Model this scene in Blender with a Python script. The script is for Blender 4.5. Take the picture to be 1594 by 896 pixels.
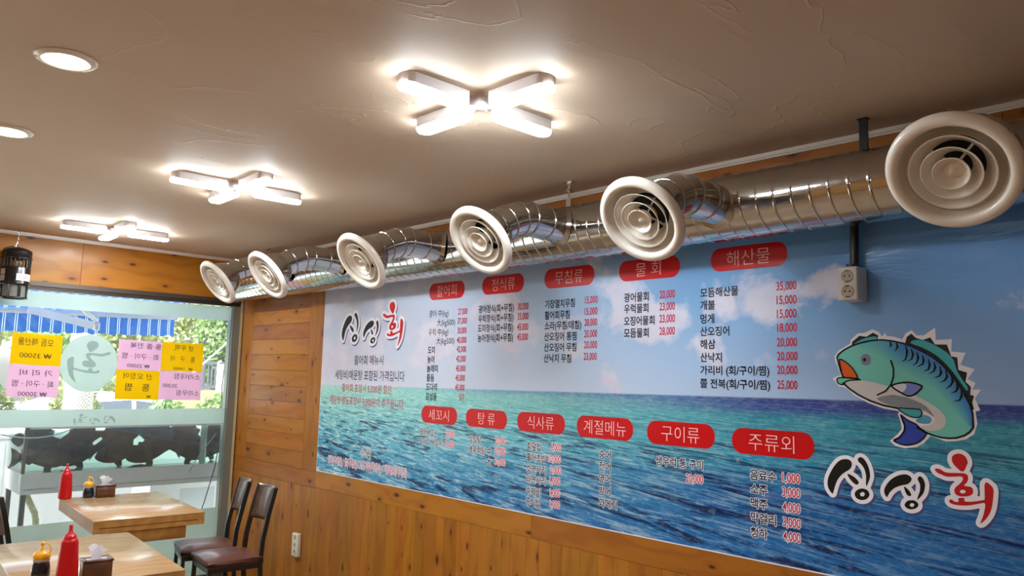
import bpy, bmesh, math, random
from mathutils import Vector, Matrix

random.seed(7)
SC = bpy.context.scene
COL = SC.collection
for _o in list(bpy.data.objects):
    bpy.data.objects.remove(_o)

# ------------------------------------------------------------------ camera
cam_data = bpy.data.cameras.new('camera')
cam = bpy.data.objects.new('camera', cam_data)
COL.objects.link(cam)
cam_data.sensor_fit = 'HORIZONTAL'
cam_data.sensor_width = 36.0
cam_data.lens = 36.0 * 1198.0 / 1594.0
cam_data.clip_start = 0.05
cam_data.clip_end = 400
_right = Vector((0.69152161, 0.72190591, 0.02548965))
_down = Vector((-0.06664744, 0.09889915, -0.99286307))
_fwd = Vector((-0.71927462, 0.68488745, 0.11650407))
_m = Matrix((_right, -_down, -_fwd)).transposed().to_4x4()
_m.translation = Vector((6.698, -3.039, 1.6))
cam.matrix_world = _m
SC.camera = cam

# ------------------------------------------------------------------ colour management, world, sun
SC.view_settings.view_transform = 'Standard'
SC.view_settings.look = 'None'
SC.view_settings.gamma = 1.0
SC.view_settings.use_curve_mapping = False
SC.view_settings.exposure = 0.34
SC.cycles.use_denoising = True
SC.cycles.max_bounces = 10
SC.cycles.diffuse_bounces = 6
SC.cycles.transparent_max_bounces = 24
SC.cycles.sample_clamp_indirect = 4.0

LAMP = 84.0            # ceiling light strips
DOWN = 60.0            # recessed spots
SKY = 0.9

world = bpy.data.worlds.new('sky')
SC.world = world
world.use_nodes = True
_nt = world.node_tree
_nt.nodes.clear()
_sky = _nt.nodes.new('ShaderNodeTexSky')
_sky.sky_type = 'NISHITA'
_sky.sun_disc = False
_sky.sun_elevation = math.radians(48)
_sky.sun_rotation = math.radians(150)
_sky.air_density = 1.2
_sky.dust_density = 3.0
_bg = _nt.nodes.new('ShaderNodeBackground')
_bg.inputs['Strength'].default_value = SKY
_out = _nt.nodes.new('ShaderNodeOutputWorld')
_hs = _nt.nodes.new('ShaderNodeHueSaturation')
_hs.inputs['Saturation'].default_value = 0.40
_nt.links.new(_sky.outputs[0], _hs.inputs['Color'])
_nt.links.new(_hs.outputs[0], _bg.inputs[0])
_nt.links.new(_bg.outputs[0], _out.inputs[0])

sun_data = bpy.data.lights.new('sun', 'SUN')
sun_data.energy = 8.0
sun_data.angle = math.radians(0.6)
sun_data.color = (1.0, 0.95, 0.86)
sun = bpy.data.objects.new('sun', sun_data)
COL.objects.link(sun)
sun.rotation_euler = Vector((-0.30, 0.62, -0.80)).to_track_quat('-Z', 'Y').to_euler()

# ------------------------------------------------------------------ materials
def lin(c):
    c = c / 255.0
    return c / 12.92 if c <= 0.04045 else ((c + 0.055) / 1.055) ** 2.4

def rgb(r, g, b):
    return (lin(r), lin(g), lin(b), 1.0)

def new_mat(name):
    m = bpy.data.materials.new(name)
    m.use_nodes = True
    nt = m.node_tree
    return m, nt, nt.nodes['Principled BSDF']

def N(nt, kind, **kw):
    n = nt.nodes.new(kind)
    for k, v in kw.items():
        setattr(n, k, v)
    return n

def math_n(nt, op, a, b=None, c=None, clamp=False):
    n = nt.nodes.new('ShaderNodeMath')
    n.operation = op
    n.use_clamp = clamp
    for i, v in enumerate((a, b, c)):
        if v is None:
            continue
        if isinstance(v, (int, float)):
            n.inputs[i].default_value = v
        else:
            nt.links.new(v, n.inputs[i])
    return n.outputs[0]

def mix_n(nt, fac, a, b, blend='MIX'):
    n = nt.nodes.new('ShaderNodeMix')
    n.data_type = 'RGBA'
    n.blend_type = blend
    n.clamp_factor = True
    for sock, v in ((n.inputs[0], fac), (n.inputs[6], a), (n.inputs[7], b)):
        if isinstance(v, (int, float)):
            sock.default_value = v
        elif isinstance(v, tuple):
            sock.default_value = v
        else:
            nt.links.new(v, sock)
    return n.outputs[2]

def ramp_n(nt, fac, stops, interp='LINEAR'):
    n = nt.nodes.new('ShaderNodeValToRGB')
    n.color_ramp.interpolation = interp
    el = n.color_ramp.elements
    while len(el) > 1:
        el.remove(el[-1])
    el[0].position = stops[0][0]
    el[0].color = stops[0][1]
    for p, c in stops[1:]:
        e = el.new(p)
        e.color = c
    nt.links.new(fac, n.inputs[0])
    return n.outputs[0]

def noise_n(nt, vec, scale, detail=4, rough=0.55, dist=0.0):
    n = nt.nodes.new('ShaderNodeTexNoise')
    n.inputs['Scale'].default_value = scale
    n.inputs['Detail'].default_value = detail
    n.inputs['Roughness'].default_value = rough
    n.inputs['Distortion'].default_value = dist
    if vec is not None:
        nt.links.new(vec, n.inputs['Vector'])
    return n.outputs['Fac']

def map_n(nt, vec, scale=(1, 1, 1), loc=(0, 0, 0), rot=(0, 0, 0)):
    n = nt.nodes.new('ShaderNodeMapping')
    n.inputs['Scale'].default_value = scale
    n.inputs['Location'].default_value = loc
    n.inputs['Rotation'].default_value = rot
    nt.links.new(vec, n.inputs['Vector'])
    return n.outputs[0]

def bump_n(nt, bsdf, height, strength=0.2, distance=0.01):
    b = nt.nodes.new('ShaderNodeBump')
    b.inputs['Strength'].default_value = strength
    b.inputs['Distance'].default_value = distance
    nt.links.new(height, b.inputs['Height'])
    nt.links.new(b.outputs[0], bsdf.inputs['Normal'])

def coords(nt, which='Object'):
    return nt.nodes.new('ShaderNodeTexCoord').outputs[which]

def plain(name, col, rough=0.5, metal=0.0, vary=0.06, scale=12.0, bump=0.0, coat=0.0):
    """A solid coloured surface with slight natural variation."""
    m, nt, b = new_mat(name)
    f = noise_n(nt, coords(nt), scale, 3)
    hi = tuple(min(1, c * (1 + vary)) for c in col[:3]) + (1,)
    lo = tuple(c * (1 - vary) for c in col[:3]) + (1,)
    nt.links.new(mix_n(nt, f, lo, hi), b.inputs['Base Color'])
    b.inputs['Roughness'].default_value = rough
    b.inputs['Metallic'].default_value = metal
    b.inputs['Coat Weight'].default_value = coat
    if bump:
        bump_n(nt, b, noise_n(nt, coords(nt), scale * 8, 3), bump, 0.004)
    return m

def emit(name, col, strength):
    m, nt, b = new_mat(name)
    b.inputs['Base Color'].default_value = (0.9, 0.9, 0.9, 1)
    b.inputs['Emission Color'].default_value = col
    b.inputs['Emission Strength'].default_value = strength
    return m

def glass(name, tint=(0.95, 0.98, 0.97, 1), gloss=0.06, rough=0.0, dust=0.0):
    m = bpy.data.materials.new(name)
    m.use_nodes = True
    nt = m.node_tree
    nt.nodes.clear()
    tr = nt.nodes.new('ShaderNodeBsdfTransparent')
    tr.inputs[0].default_value = tint
    gl = nt.nodes.new('ShaderNodeBsdfGlossy')
    gl.inputs['Roughness'].default_value = rough
    lw = nt.nodes.new('ShaderNodeFresnel')
    lw.inputs[0].default_value = 1.35
    fac = math_n(nt, 'ADD', math_n(nt, 'MULTIPLY', lw.outputs[0], 0.8), gloss * 0.3, clamp=True)
    mx = nt.nodes.new('ShaderNodeMixShader')
    o = nt.nodes.new('ShaderNodeOutputMaterial')
    nt.links.new(fac, mx.inputs[0])
    nt.links.new(tr.outputs[0], mx.inputs[1])
    nt.links.new(gl.outputs[0], mx.inputs[2])
    last = mx.outputs[0]
    if dust:
        tl = nt.nodes.new('ShaderNodeBsdfTranslucent')
        tl.inputs[0].default_value = (0.9, 0.93, 0.92, 1)
        mz = nt.nodes.new('ShaderNodeMixShader')
        mz.inputs[0].default_value = dust
        nt.links.new(last, mz.inputs[1])
        nt.links.new(tl.outputs[0], mz.inputs[2])
        last = mz.outputs[0]
    nt.links.new(last, o.inputs[0])
    return m

def film(name, col, trans=0.6, clear=0.12):
    """Thin translucent sheet: frosted vinyl, paper, tissue."""
    m = bpy.data.materials.new(name)
    m.use_nodes = True
    nt = m.node_tree
    nt.nodes.clear()
    d = nt.nodes.new('ShaderNodeBsdfDiffuse')
    t = nt.nodes.new('ShaderNodeBsdfTranslucent')
    c = nt.nodes.new('ShaderNodeBsdfTransparent')
    f = noise_n(nt, coords(nt), 9.0, 3)
    cc = mix_n(nt, f, tuple(x * 0.95 for x in col[:3]) + (1,), tuple(min(1, x * 1.05) for x in col[:3]) + (1,))
    nt.links.new(cc, d.inputs[0])
    nt.links.new(cc, t.inputs[0])
    m1 = nt.nodes.new('ShaderNodeMixShader')
    m1.inputs[0].default_value = trans
    nt.links.new(d.outputs[0], m1.inputs[1])
    nt.links.new(t.outputs[0], m1.inputs[2])
    m2 = nt.nodes.new('ShaderNodeMixShader')
    m2.inputs[0].default_value = clear
    nt.links.new(m1.outputs[0], m2.inputs[1])
    nt.links.new(c.outputs[0], m2.inputs[2])
    o = nt.nodes.new('ShaderNodeOutputMaterial')
    nt.links.new(m2.outputs[0], o.inputs[0])
    return m

def pine(name):
    """Varnished knotty pine; the UV map runs along each board's grain, in metres."""
    m, nt, b = new_mat(name)
    uv = coords(nt, 'UV')
    tone = nt.nodes.new('ShaderNodeAttribute')
    tone.attribute_name = 'tone'
    warp = noise_n(nt, map_n(nt, uv, (1.6, 5, 1)), 1.0, 2)
    sx = nt.nodes.new('ShaderNodeSeparateXYZ')
    nt.links.new(uv, sx.inputs[0])
    # knots
    kv = map_n(nt, uv, (3.4, 7.5, 1))
    vor = nt.nodes.new('ShaderNodeTexVoronoi')
    vor.voronoi_dimensions = '2D'
    vor.inputs['Scale'].default_value = 1.0
    nt.links.new(kv, vor.inputs['Vector'])
    sc = nt.nodes.new('ShaderNodeSeparateColor')
    nt.links.new(vor.outputs['Color'], sc.inputs[0])
    gate = math_n(nt, 'GREATER_THAN', sc.outputs[0], 0.38)
    size = math_n(nt, 'MULTIPLY_ADD', sc.outputs[1], 0.07, 0.045)
    kd = math_n(nt, 'DIVIDE', vor.outputs['Distance'], size)
    core = math_n(nt, 'MULTIPLY', math_n(nt, 'SUBTRACT', 1.35, kd, clamp=True), gate, clamp=True)
    halo = math_n(nt, 'MULTIPLY', math_n(nt, 'MULTIPLY', math_n(nt, 'SUBTRACT', 4.0, kd, clamp=False), 0.25, clamp=True), gate, clamp=True)
    # rings bent round the knots
    ring = math_n(nt, 'MULTIPLY_ADD', sx.outputs[1], 42.0, math_n(nt, 'MULTIPLY', warp, 20.0))
    ring = math_n(nt, 'ADD', ring, math_n(nt, 'MULTIPLY', halo, 3.0))
    grain = math_n(nt, 'MULTIPLY_ADD', math_n(nt, 'SINE', ring), 0.5, 0.5)
    grain = math_n(nt, 'POWER', grain, 3.0)
    fine = noise_n(nt, map_n(nt, uv, (3, 130, 1)), 1.0, 3)
    big = noise_n(nt, map_n(nt, uv, (1.1, 3.0, 1)), 1.0, 3)
    c0 = mix_n(nt, big, rgb(156, 90, 16), rgb(189, 124, 32))
    c0 = mix_n(nt, math_n(nt, 'MULTIPLY', grain, 0.34), c0, rgb(126, 62, 8))
    c0 = mix_n(nt, math_n(nt, 'MULTIPLY', fine, 0.22), c0, rgb(132, 68, 12))
    c0 = mix_n(nt, math_n(nt, 'MULTIPLY', halo, 0.35), c0, rgb(132, 62, 18))
    c0 = mix_n(nt, core, c0, rgb(62, 26, 12))
    sepa = nt.nodes.new('ShaderNodeSeparateColor')
    nt.links.new(tone.outputs['Color'], sepa.inputs[0])
    hsv = nt.nodes.new('ShaderNodeHueSaturation')
    nt.links.new(c0, hsv.inputs['Color'])
    nt.links.new(math_n(nt, 'MULTIPLY_ADD', sepa.outputs[0], 0.28, 0.84), hsv.inputs['Value'])
    nt.links.new(math_n(nt, 'MULTIPLY_ADD', sepa.outputs[1], 0.012, 0.496), hsv.inputs['Hue'])
    nt.links.new(hsv.outputs[0], b.inputs['Base Color'])
    b.inputs['Roughness'].default_value = 0.42
    b.inputs['Specular IOR Level'].default_value = 0.3
    b.inputs['Coat Weight'].default_value = 0.10
    b.inputs['Coat Roughness'].default_value = 0.15
    bump_n(nt, b, fine, 0.06, 0.002)
    return m

def board_wood(name, c1, c2, rough=0.3, coat=0.2, scale=(2.5, 26, 26), rot=(0, 0, 0)):
    """Laminated wood with soft cathedral grain, object space."""
    m, nt, b = new_mat(name)
    co = map_n(nt, coords(nt), (1, 1, 1), (0, 0, 0), rot)
    warp = noise_n(nt, map_n(nt, co, (1.5, 4, 4)), 1.0, 2)
    sx = nt.nodes.new('ShaderNodeSeparateXYZ')
    nt.links.new(co, sx.inputs[0])
    r = math_n(nt, 'ADD', math_n(nt, 'MULTIPLY', sx.outputs[1], 60.0), math_n(nt, 'MULTIPLY', warp, 34.0))
    g = math_n(nt, 'MULTIPLY_ADD', math_n(nt, 'SINE', r), 0.5, 0.5)
    fine = noise_n(nt, map_n(nt, co, (4, 160, 160)), 1.0, 2)
    f = math_n(nt, 'MULTIPLY_ADD', g, 0.6, math_n(nt, 'MULTIPLY', fine, 0.4))
    nt.links.new(mix_n(nt, f, c1, c2), b.inputs['Base Color'])
    b.inputs['Roughness'].default_value = rough
    b.inputs['Coat Weight'].default_value = coat
    b.inputs['Coat Roughness'].default_value = 0.1
    bump_n(nt, b, g, 0.12, 0.001)
    return m

def plaster(name):
    m, nt, b = new_mat(name)
    co = coords(nt)
    big = noise_n(nt, co, 0.9, 4)
    c = mix_n(nt, big, rgb(208, 184, 160), rgb(220, 197, 173))
    nt.links.new(c, b.inputs['Base Color'])
    b.inputs['Roughness'].default_value = 0.62
    st = noise_n(nt, map_n(nt, co, (2.4, 1.0, 1), (0, 0, 0), (0, 0, 0.6)), 1.1, 4, 0.45, 1.2)
    ridge = math_n(nt, 'POWER', math_n(nt, 'SUBTRACT', 1.0, math_n(nt, 'MULTIPLY', math_n(nt, 'ABSOLUTE', math_n(nt, 'SUBTRACT', st, 0.52)), 26.0), clamp=True), 6.0)
    patch = math_n(nt, 'MULTIPLY', math_n(nt, 'SUBTRACT', noise_n(nt, co, 1.7, 2), 0.42, clamp=True), 6.0, clamp=True)
    fine = noise_n(nt, co, 26.0, 3)
    h = math_n(nt, 'ADD', math_n(nt, 'MULTIPLY', math_n(nt, 'MULTIPLY', ridge, patch), 0.34), math_n(nt, 'ADD', math_n(nt, 'MULTIPLY', fine, 0.10), math_n(nt, 'MULTIPLY', st, 0.7)))
    bump_n(nt, b, h, 0.36, 0.016)
    return m

def galvanised(name, rough=0.06):
    m, nt, b = new_mat(name)
    co = coords(nt)
    f = noise_n(nt, co, 14.0, 4)
    nt.links.new(mix_n(nt, f, (0.46, 0.46, 0.46, 1), (0.62, 0.62, 0.61, 1)), b.inputs['Base Color'])
    b.inputs['Metallic'].default_value = 1.0
    nt.links.new(math_n(nt, 'MULTIPLY_ADD', f, 0.10, rough), b.inputs['Roughness'])
    bump_n(nt, b, noise_n(nt, map_n(nt, co, (2, 6, 6)), 1.5, 3), 0.06, 0.01)
    return m

# ------------------------------------------------------------------ mesh helpers
class MB:
    """Collects shapes and links them as ONE mesh object."""
    def __init__(self):
        self.v, self.f, self.uv, self.tone, self.vc = [], [], {}, {}, {}
        self.smooth = set()

    def add(self, verts, faces, smooth=False):
        b = len(self.v)
        self.v.extend(Vector(p) for p in verts)
        i0 = len(self.f)
        for fc in faces:
            self.f.append(tuple(b + i for i in fc))
        if smooth:
            self.smooth.update(range(i0, len(self.f)))
        return i0, len(self.f)

    def box(self, lo, hi, M=None):
        x0, y0, z0 = lo
        x1, y1, z1 = hi
        vs = [(x0, y0, z0), (x1, y0, z0), (x1, y1, z0), (x0, y1, z0), (x0, y0, z1), (x1, y0, z1), (x1, y1, z1), (x0, y1, z1)]
        if M is not None:
            vs = [M @ Vector(p) for p in vs]
        return self.add(vs, [(0, 3, 2, 1), (4, 5, 6, 7), (0, 1, 5, 4), (1, 2, 6, 5), (2, 3, 7, 6), (3, 0, 4, 7)])

    def rbox(self, lo, hi, r=0.01, M=None, seg=3):
        """Box with rounded edges."""
        bm = bmesh.new()
        bmesh.ops.create_cube(bm, size=1.0)
        for v in bm.verts:
            v.co = Vector([lo[i] + (v.co[i] + 0.5) * (hi[i] - lo[i]) for i in range(3)])
        bmesh.ops.bevel(bm, geom=bm.edges[:], offset=r, segments=seg, profile=0.5, affect='EDGES')
        self.from_bm(bm, M)

    def from_bm(self, bm, M=None, smooth=True):
        bm.verts.ensure_lookup_table()
        bm.verts.index_update()
        vs = [(M @ v.co if M is not None else v.co.copy()) for v in bm.verts]
        fs = [tuple(v.index for v in f.verts) for f in bm.faces]
        bm.free()
        return self.add(vs, fs, smooth)

    def tube(self, pts, r, n=10, caps=True, closed=False):
        pts = [Vector(p) for p in pts]
        rs = r if isinstance(r, (list, tuple)) else [r] * len(pts)
        k = len(pts)
        rings = []
        ref = None
        for i in range(k):
            if closed:
                d = pts[(i + 1) % k] - pts[i - 1]
            else:
                d = pts[min(i + 1, k - 1)] - pts[max(i - 1, 0)]
            d.normalize()
            if ref is None:
                ref = d.orthogonal().normalized()
            ref = (ref - d * ref.dot(d))
            if ref.length < 1e-6:
                ref = d.orthogonal()
            ref.normalize()
            q = d.cross(ref)
            rings.append([pts[i] + (ref * math.cos(2 * math.pi * j / n) + q * math.sin(2 * math.pi * j / n)) * rs[i] for j in range(n)])
        vs = [p for rg in rings for p in rg]
        fs = []
        for i in range(k if closed else k - 1):
            a, b2 = i * n, ((i + 1) % k) * n
            for j in range(n):
                fs.append((a + j, a + (j + 1) % n, b2 + (j + 1) % n, b2 + j))
        self.add(vs, fs, True)
        if caps and not closed:
            self.add(rings[0], [tuple(reversed(range(n)))])
            self.add(rings[-1], [tuple(range(n))])

    def lathe(self, prof, n=32, M=None, smooth=True, closed=False):
        """prof: (radius, height) pairs, turned about local Z."""
        M = M or Matrix.Identity(4)
        k = len(prof)
        vs = []
        for r, h in prof:
            for j in range(n):
                a = 2 * math.pi * j / n
                vs.append(M @ Vector((r * math.cos(a), r * math.sin(a), h)))
        fs = []
        for i in range(k if closed else k - 1):
            a, b2 = i * n, ((i + 1) % k) * n
            for j in range(n):
                fs.append((a + j, a + (j + 1) % n, b2 + (j + 1) % n, b2 + j))
        self.add(vs, fs, smooth)

    def poly(self, pts, place):
        self.add([place(*p) for p in pts], [tuple(range(len(pts)))])

    def prism(self, pts, axis_fn, h0, h1):
        """2D outline pts, axis_fn(u, v, h) -> 3D."""
        n = len(pts)
        vs = [axis_fn(u, v, h0) for u, v in pts] + [axis_fn(u, v, h1) for u, v in pts]
        fs = [tuple(reversed(range(n))), tuple(range(n, 2 * n))]
        fs += [(i, (i + 1) % n, n + (i + 1) % n, n + i) for i in range(n)]
        self.add(vs, fs)

    def build(self, name, mat, parent=None, loc=None, rot=None, tri=False):
        me = bpy.data.meshes.new(name)
        me.from_pydata([tuple(p) for p in self.v], [], self.f)
        if tri:
            bm = bmesh.new()
            bm.from_mesh(me)
            bmesh.ops.triangulate(bm, faces=[f for f in bm.faces if len(f.verts) > 4])
            bm.to_mesh(me)
            bm.free()
        if self.uv:
            lay = me.uv_layers.new(name='UVMap')
            for p in me.polygons:
                for li, vi in zip(p.loop_indices, p.vertices):
                    if vi in self.uv:
                        lay.data[li].uv = self.uv[vi]
        if self.tone:
            at = me.color_attributes.new('tone', 'FLOAT_COLOR', 'POINT')
            for i in range(len(me.vertices)):
                at.data[i].color = self.tone.get(i, (0.5, 0.5, 0.5, 1))
        if self.smooth and not tri:
            for i in self.smooth:
                me.polygons[i].use_smooth = True
        if mat is not None:
            me.materials.append(mat)
        me.validate()
        o = bpy.data.objects.new(name, me)
        COL.objects.link(o)
        if parent is not None:
            o.parent = parent
        if loc is not None:
            o.location = loc
        if rot is not None:
            o.rotation_euler = rot
        return o

def tag(o, label, cat, group=None, kind=None):
    if label:
        o['label'] = label
    if cat:
        o['category'] = cat
    if group:
        o['group'] = group
    if kind:
        o['kind'] = kind
    return o

def structure(o):
    o['kind'] = 'structure'
    return o

def thing(name, label, cat, loc=(0, 0, 0), rotz=0.0, group=None):
    o = bpy.data.objects.new(name, None)
    o.empty_display_size = 0.1
    COL.objects.link(o)
    o.location = loc
    o.rotation_euler = (0, 0, rotz)
    return tag(o, label, cat, group)

def dup(src, label, loc=None, rotz=None, group=None):
    """A copy of a thing with copies of its parts and sub-parts."""
    r = src.copy()
    COL.objects.link(r)
    for ch in [c for c in bpy.data.objects if c.parent == src]:
        c = ch.copy()
        COL.objects.link(c)
        c.parent = r
        for g in [q for q in bpy.data.objects if q.parent == ch]:
            d = g.copy()
            COL.objects.link(d)
            d.parent = c
    r['label'] = label
    if loc is not None:
        r.location = loc
    if rotz is not None:
        r.rotation_euler = (0, 0, rotz)
    if group:
        r['group'] = group
    return r

_text_cache = {}
def glyphs(body, bold=0.0):
    """Flat outline of a line of writing, em = 1."""
    key = (body, bold)
    if key not in _text_cache:
        c = bpy.data.curves.new('t', 'FONT')
        c.body = body
        c.resolution_u = 3
        c.offset = bold
        o = bpy.data.objects.new('t', c)
        COL.objects.link(o)
        dg = bpy.context.evaluated_depsgraph_get()
        me = bpy.data.meshes.new_from_object(o.evaluated_get(dg))
        vs = [(v.co.x, v.co.y) for v in me.vertices]
        fs = [tuple(p.vertices) for p in me.polygons]
        bpy.data.objects.remove(o)
        bpy.data.curves.remove(c)
        bpy.data.meshes.remove(me)
        _text_cache[key] = (vs, fs)
    return _text_cache[key]

def write(mb, body, x0, x1, zc, h, place, bold=0.0, mirror=False, tilt=0.0):
    """Fit a line of writing between x0 and x1, centred on zc; h = height of its letters."""
    vs, fs = glyphs(body, bold)
    base, _ = glyphs(body, 0.0)
    if not base:
        return
    lo = min(v[0] for v in base)
    hi = max(v[0] for v in base)
    hangul = any(ord(ch) > 0x2e80 for ch in body)
    em = h / (0.90 if hangul else 0.70)
    mid = 0.375 if hangul else 0.345
    sx = (x1 - x0) / max(hi - lo, 1e-6)
    out = []
    for x, y in vs:
        u = x0 + (x - lo) * sx
        if mirror:
            u = x1 - (u - x0)
        out.append(place(u, zc + (y - mid) * em + tilt * (u - (x0 + x1) / 2)))
    mb.add(out, fs)

def stroke(mb, pts, w, place, closed=False, taper=False):
    """A drawn line of width w with round joints."""
    n = len(pts)
    P = [Vector(p) for p in pts]
    def wd(i):
        if not taper:
            return w
        t = i / max(1, n - 1)
        return w * (1.0 - 0.85 * abs(2 * t - 0.8) / 1.2)
    for i in range(n if closed else n - 1):
        a, b = P[i], P[(i + 1) % n]
        d = b - a
        if d.length < 1e-7:
            continue
        q = Vector((-d.y, d.x)).normalized()
        wa, wb = wd(i) / 2, wd((i + 1) % n) / 2
        mb.add([place(*(a - q * wa)), place(*(b - q * wb)), place(*(b + q * wb)), place(*(a + q * wa))], [(0, 1, 2, 3)])
    for i, p in enumerate(P):
        r = wd(i) / 2
        mb.add([place(p.x + r * math.cos(k * math.pi / 5), p.y + r * math.sin(k * math.pi / 5)) for k in range(10)], [tuple(range(10))])

def shape(mb, pts, place):
    """Filled outline (any polygon), triangulated."""
    from mathutils.geometry import tessellate_polygon
    tris = tessellate_polygon([[Vector((p[0], p[1], 0)) for p in pts]])
    area = sum(pts[i][0] * pts[(i + 1) % len(pts)][1] - pts[(i + 1) % len(pts)][0] * pts[i][1] for i in range(len(pts)))
    fs = []
    for t in tris:
        a, b, c = (pts[i] for i in t)
        s = (b[0] - a[0]) * (c[1] - a[1]) - (c[0] - a[0]) * (b[1] - a[1])
        fs.append(tuple(t) if s > 0 else tuple(reversed(t)))
    mb.add([place(*p) for p in pts], fs)

def smooth_closed(pts, k=3):
    """Catmull-Rom through a closed outline."""
    n = len(pts)
    out = []
    for i in range(n):
        p0, p1, p2, p3 = (Vector(pts[(i + j - 1) % n]) for j in range(4))
        for s in range(k):
            t = s / k
            q = 0.5 * ((2 * p1) + (p2 - p0) * t + (2 * p0 - 5 * p1 + 4 * p2 - p3) * t * t + (3 * p1 - p0 - 3 * p2 + p3) * t ** 3)
            out.append((q.x, q.y))
    return out


def dilated(mb, segs, loops, dist, res, place):
    """One clean sheet covering everything within dist of the given lines (and inside the loops)."""
    import numpy as np
    S = np.array(segs, float)
    lo = S.reshape(-1, 2).min(0) - dist - res * 1.5
    hi = S.reshape(-1, 2).max(0) + dist + res * 1.5
    nx, nz = int((hi[0] - lo[0]) / res) + 2, int((hi[1] - lo[1]) / res) + 2
    gx = lo[0] + res * np.arange(nx)
    gz = lo[1] + res * np.arange(nz)
    D = np.full((nx, nz), 1e9)
    for (ax, az), (bx, bz) in S:
        r = dist + res * 2
        i0, i1 = np.searchsorted(gx, min(ax, bx) - r), np.searchsorted(gx, max(ax, bx) + r)
        j0, j1 = np.searchsorted(gz, min(az, bz) - r), np.searchsorted(gz, max(az, bz) + r)
        X, Z = gx[i0:i1, None], gz[None, j0:j1]
        dx, dz = bx - ax, bz - az
        t = np.clip(((X - ax) * dx + (Z - az) * dz) / max(dx * dx + dz * dz, 1e-12), 0, 1)
        d = np.hypot(X - ax - t * dx, Z - az - t * dz)
        D[i0:i1, j0:j1] = np.minimum(D[i0:i1, j0:j1], d)
    V = dist - D
    for lp in loops:
        ins = np.zeros((nx, nz), bool)
        for k in range(len(lp)):
            (ax, az), (bx, bz) = lp[k - 1], lp[k]
            if az == bz:
                continue
            hit = (gz >= min(az, bz)) & (gz < max(az, bz))
            xc = ax + (gz - az) * (bx - ax) / (bz - az)
            ins ^= hit[None, :] & (gx[:, None] < xc[None, :])
        V[ins] = np.maximum(V[ins], res)
    V = np.clip(V, -res, res)
    verts, faces, cache = [], [], {}
    def vid(key, x, z):
        if key not in cache:
            cache[key] = len(verts)
            verts.append(place(x, z))
        return cache[key]
    any_in = (V[:-1, :-1] > 0) | (V[1:, :-1] > 0) | (V[1:, 1:] > 0) | (V[:-1, 1:] > 0)
    for i, j in zip(*np.nonzero(any_in)):
        cs = [(i, j), (i + 1, j), (i + 1, j + 1), (i, j + 1)]
        poly = []
        for a in range(4):
            p, q = cs[a], cs[(a + 1) % 4]
            vp, vq = V[p], V[q]
            if vp > 0:
                poly.append(vid(p, gx[p[0]], gz[p[1]]))
            if (vp > 0) != (vq > 0):
                s = vp / (vp - vq)
                poly.append(vid((min(p, q), max(p, q)), gx[p[0]] + s * (gx[q[0]] - gx[p[0]]), gz[p[1]] + s * (gz[q[1]] - gz[p[1]])))
        if len(poly) >= 3:
            faces.append(tuple(poly))
    mb.add(verts, faces)

def write_outline(mb, body, x0, x1, zc, h, place, width, res=0.0011, tilt=0.0):
    """The pale halo printed round a line of writing."""
    m2 = MB()
    write(m2, body, x0, x1, zc, h, lambda u, v: (u, 0, v), 0.0, tilt=tilt)
    cnt = {}
    for f in m2.f:
        for k in range(len(f)):
            e = tuple(sorted((f[k - 1], f[k])))
            cnt[e] = cnt.get(e, 0) + 1
    segs = [((m2.v[a].x, m2.v[a].z), (m2.v[b].x, m2.v[b].z)) for (a, b), c in cnt.items() if c == 1]
    if segs:
        dilated(mb, segs, [], width, res, place)

# ------------------------------------------------------------------ printed artwork, in metres on the wall
LABELS = [
    ('광어 中(kg)', 2.742, 2.94, 1.999, 0.0465),
    ('大(kg500)', 2.825, 3.006, 1.939, 0.0458),
    ('우럭 中(kg)', 2.743, 2.942, 1.88, 0.0462),
    ('大(kg500)', 2.826, 3.006, 1.823, 0.0455),
    ('도미', 2.744, 2.813, 1.766, 0.0463),
    ('농어', 2.741, 2.812, 1.707, 0.0462),
    ('놀래미', 2.74, 2.85, 1.649, 0.0459),
    ('줄돔', 2.74, 2.817, 1.59, 0.0459),
    ('도다리', 2.739, 2.85, 1.533, 0.0456),
    ('감성돔', 2.739, 2.85, 1.473, 0.0455),
    ('광어정식(회+무침)', 3.226, 3.53, 2.005, 0.0466),
    ('우럭정식(회+무침)', 3.225, 3.529, 1.948, 0.0465),
    ('도미정식(회+무침)', 3.224, 3.529, 1.891, 0.0463),
    ('농어정식(회+무침)', 3.225, 3.529, 1.833, 0.0462),
    ('기장멸치무침', 3.779, 3.994, 2.007, 0.0453),
    ('활어회무침', 3.778, 3.959, 1.946, 0.0453),
    ('소라(무침/데침)', 3.778, 4.042, 1.889, 0.0448),
    ('산오징어 통찜', 3.777, 4.01, 1.83, 0.0448),
    ('산오징어 무침', 3.777, 4.01, 1.772, 0.0446),
    ('산낙지 무침', 3.777, 3.975, 1.713, 0.0446),
    ('광어물회', 4.323, 4.471, 2.012, 0.0445),
    ('우럭물회', 4.324, 4.47, 1.956, 0.0443),
    ('오징어물회', 4.323, 4.506, 1.895, 0.044),
    ('모듬물회', 4.324, 4.472, 1.836, 0.044),
    ('모듬해산물', 4.761, 4.952, 2.009, 0.042),
    ('개불', 4.761, 4.835, 1.952, 0.0424),
    ('멍게', 4.761, 4.831, 1.89, 0.0423),
    ('산오징어', 4.76, 4.906, 1.833, 0.0418),
    ('해삼', 4.76, 4.836, 1.775, 0.0419),
    ('산낙지', 4.76, 4.868, 1.716, 0.0416),
    ('가리비 (회/구이/찜)', 4.76, 5.093, 1.659, 0.0404),
    ('쫄 전복(회/구이/찜)', 4.759, 5.096, 1.6, 0.0403),
]
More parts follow.
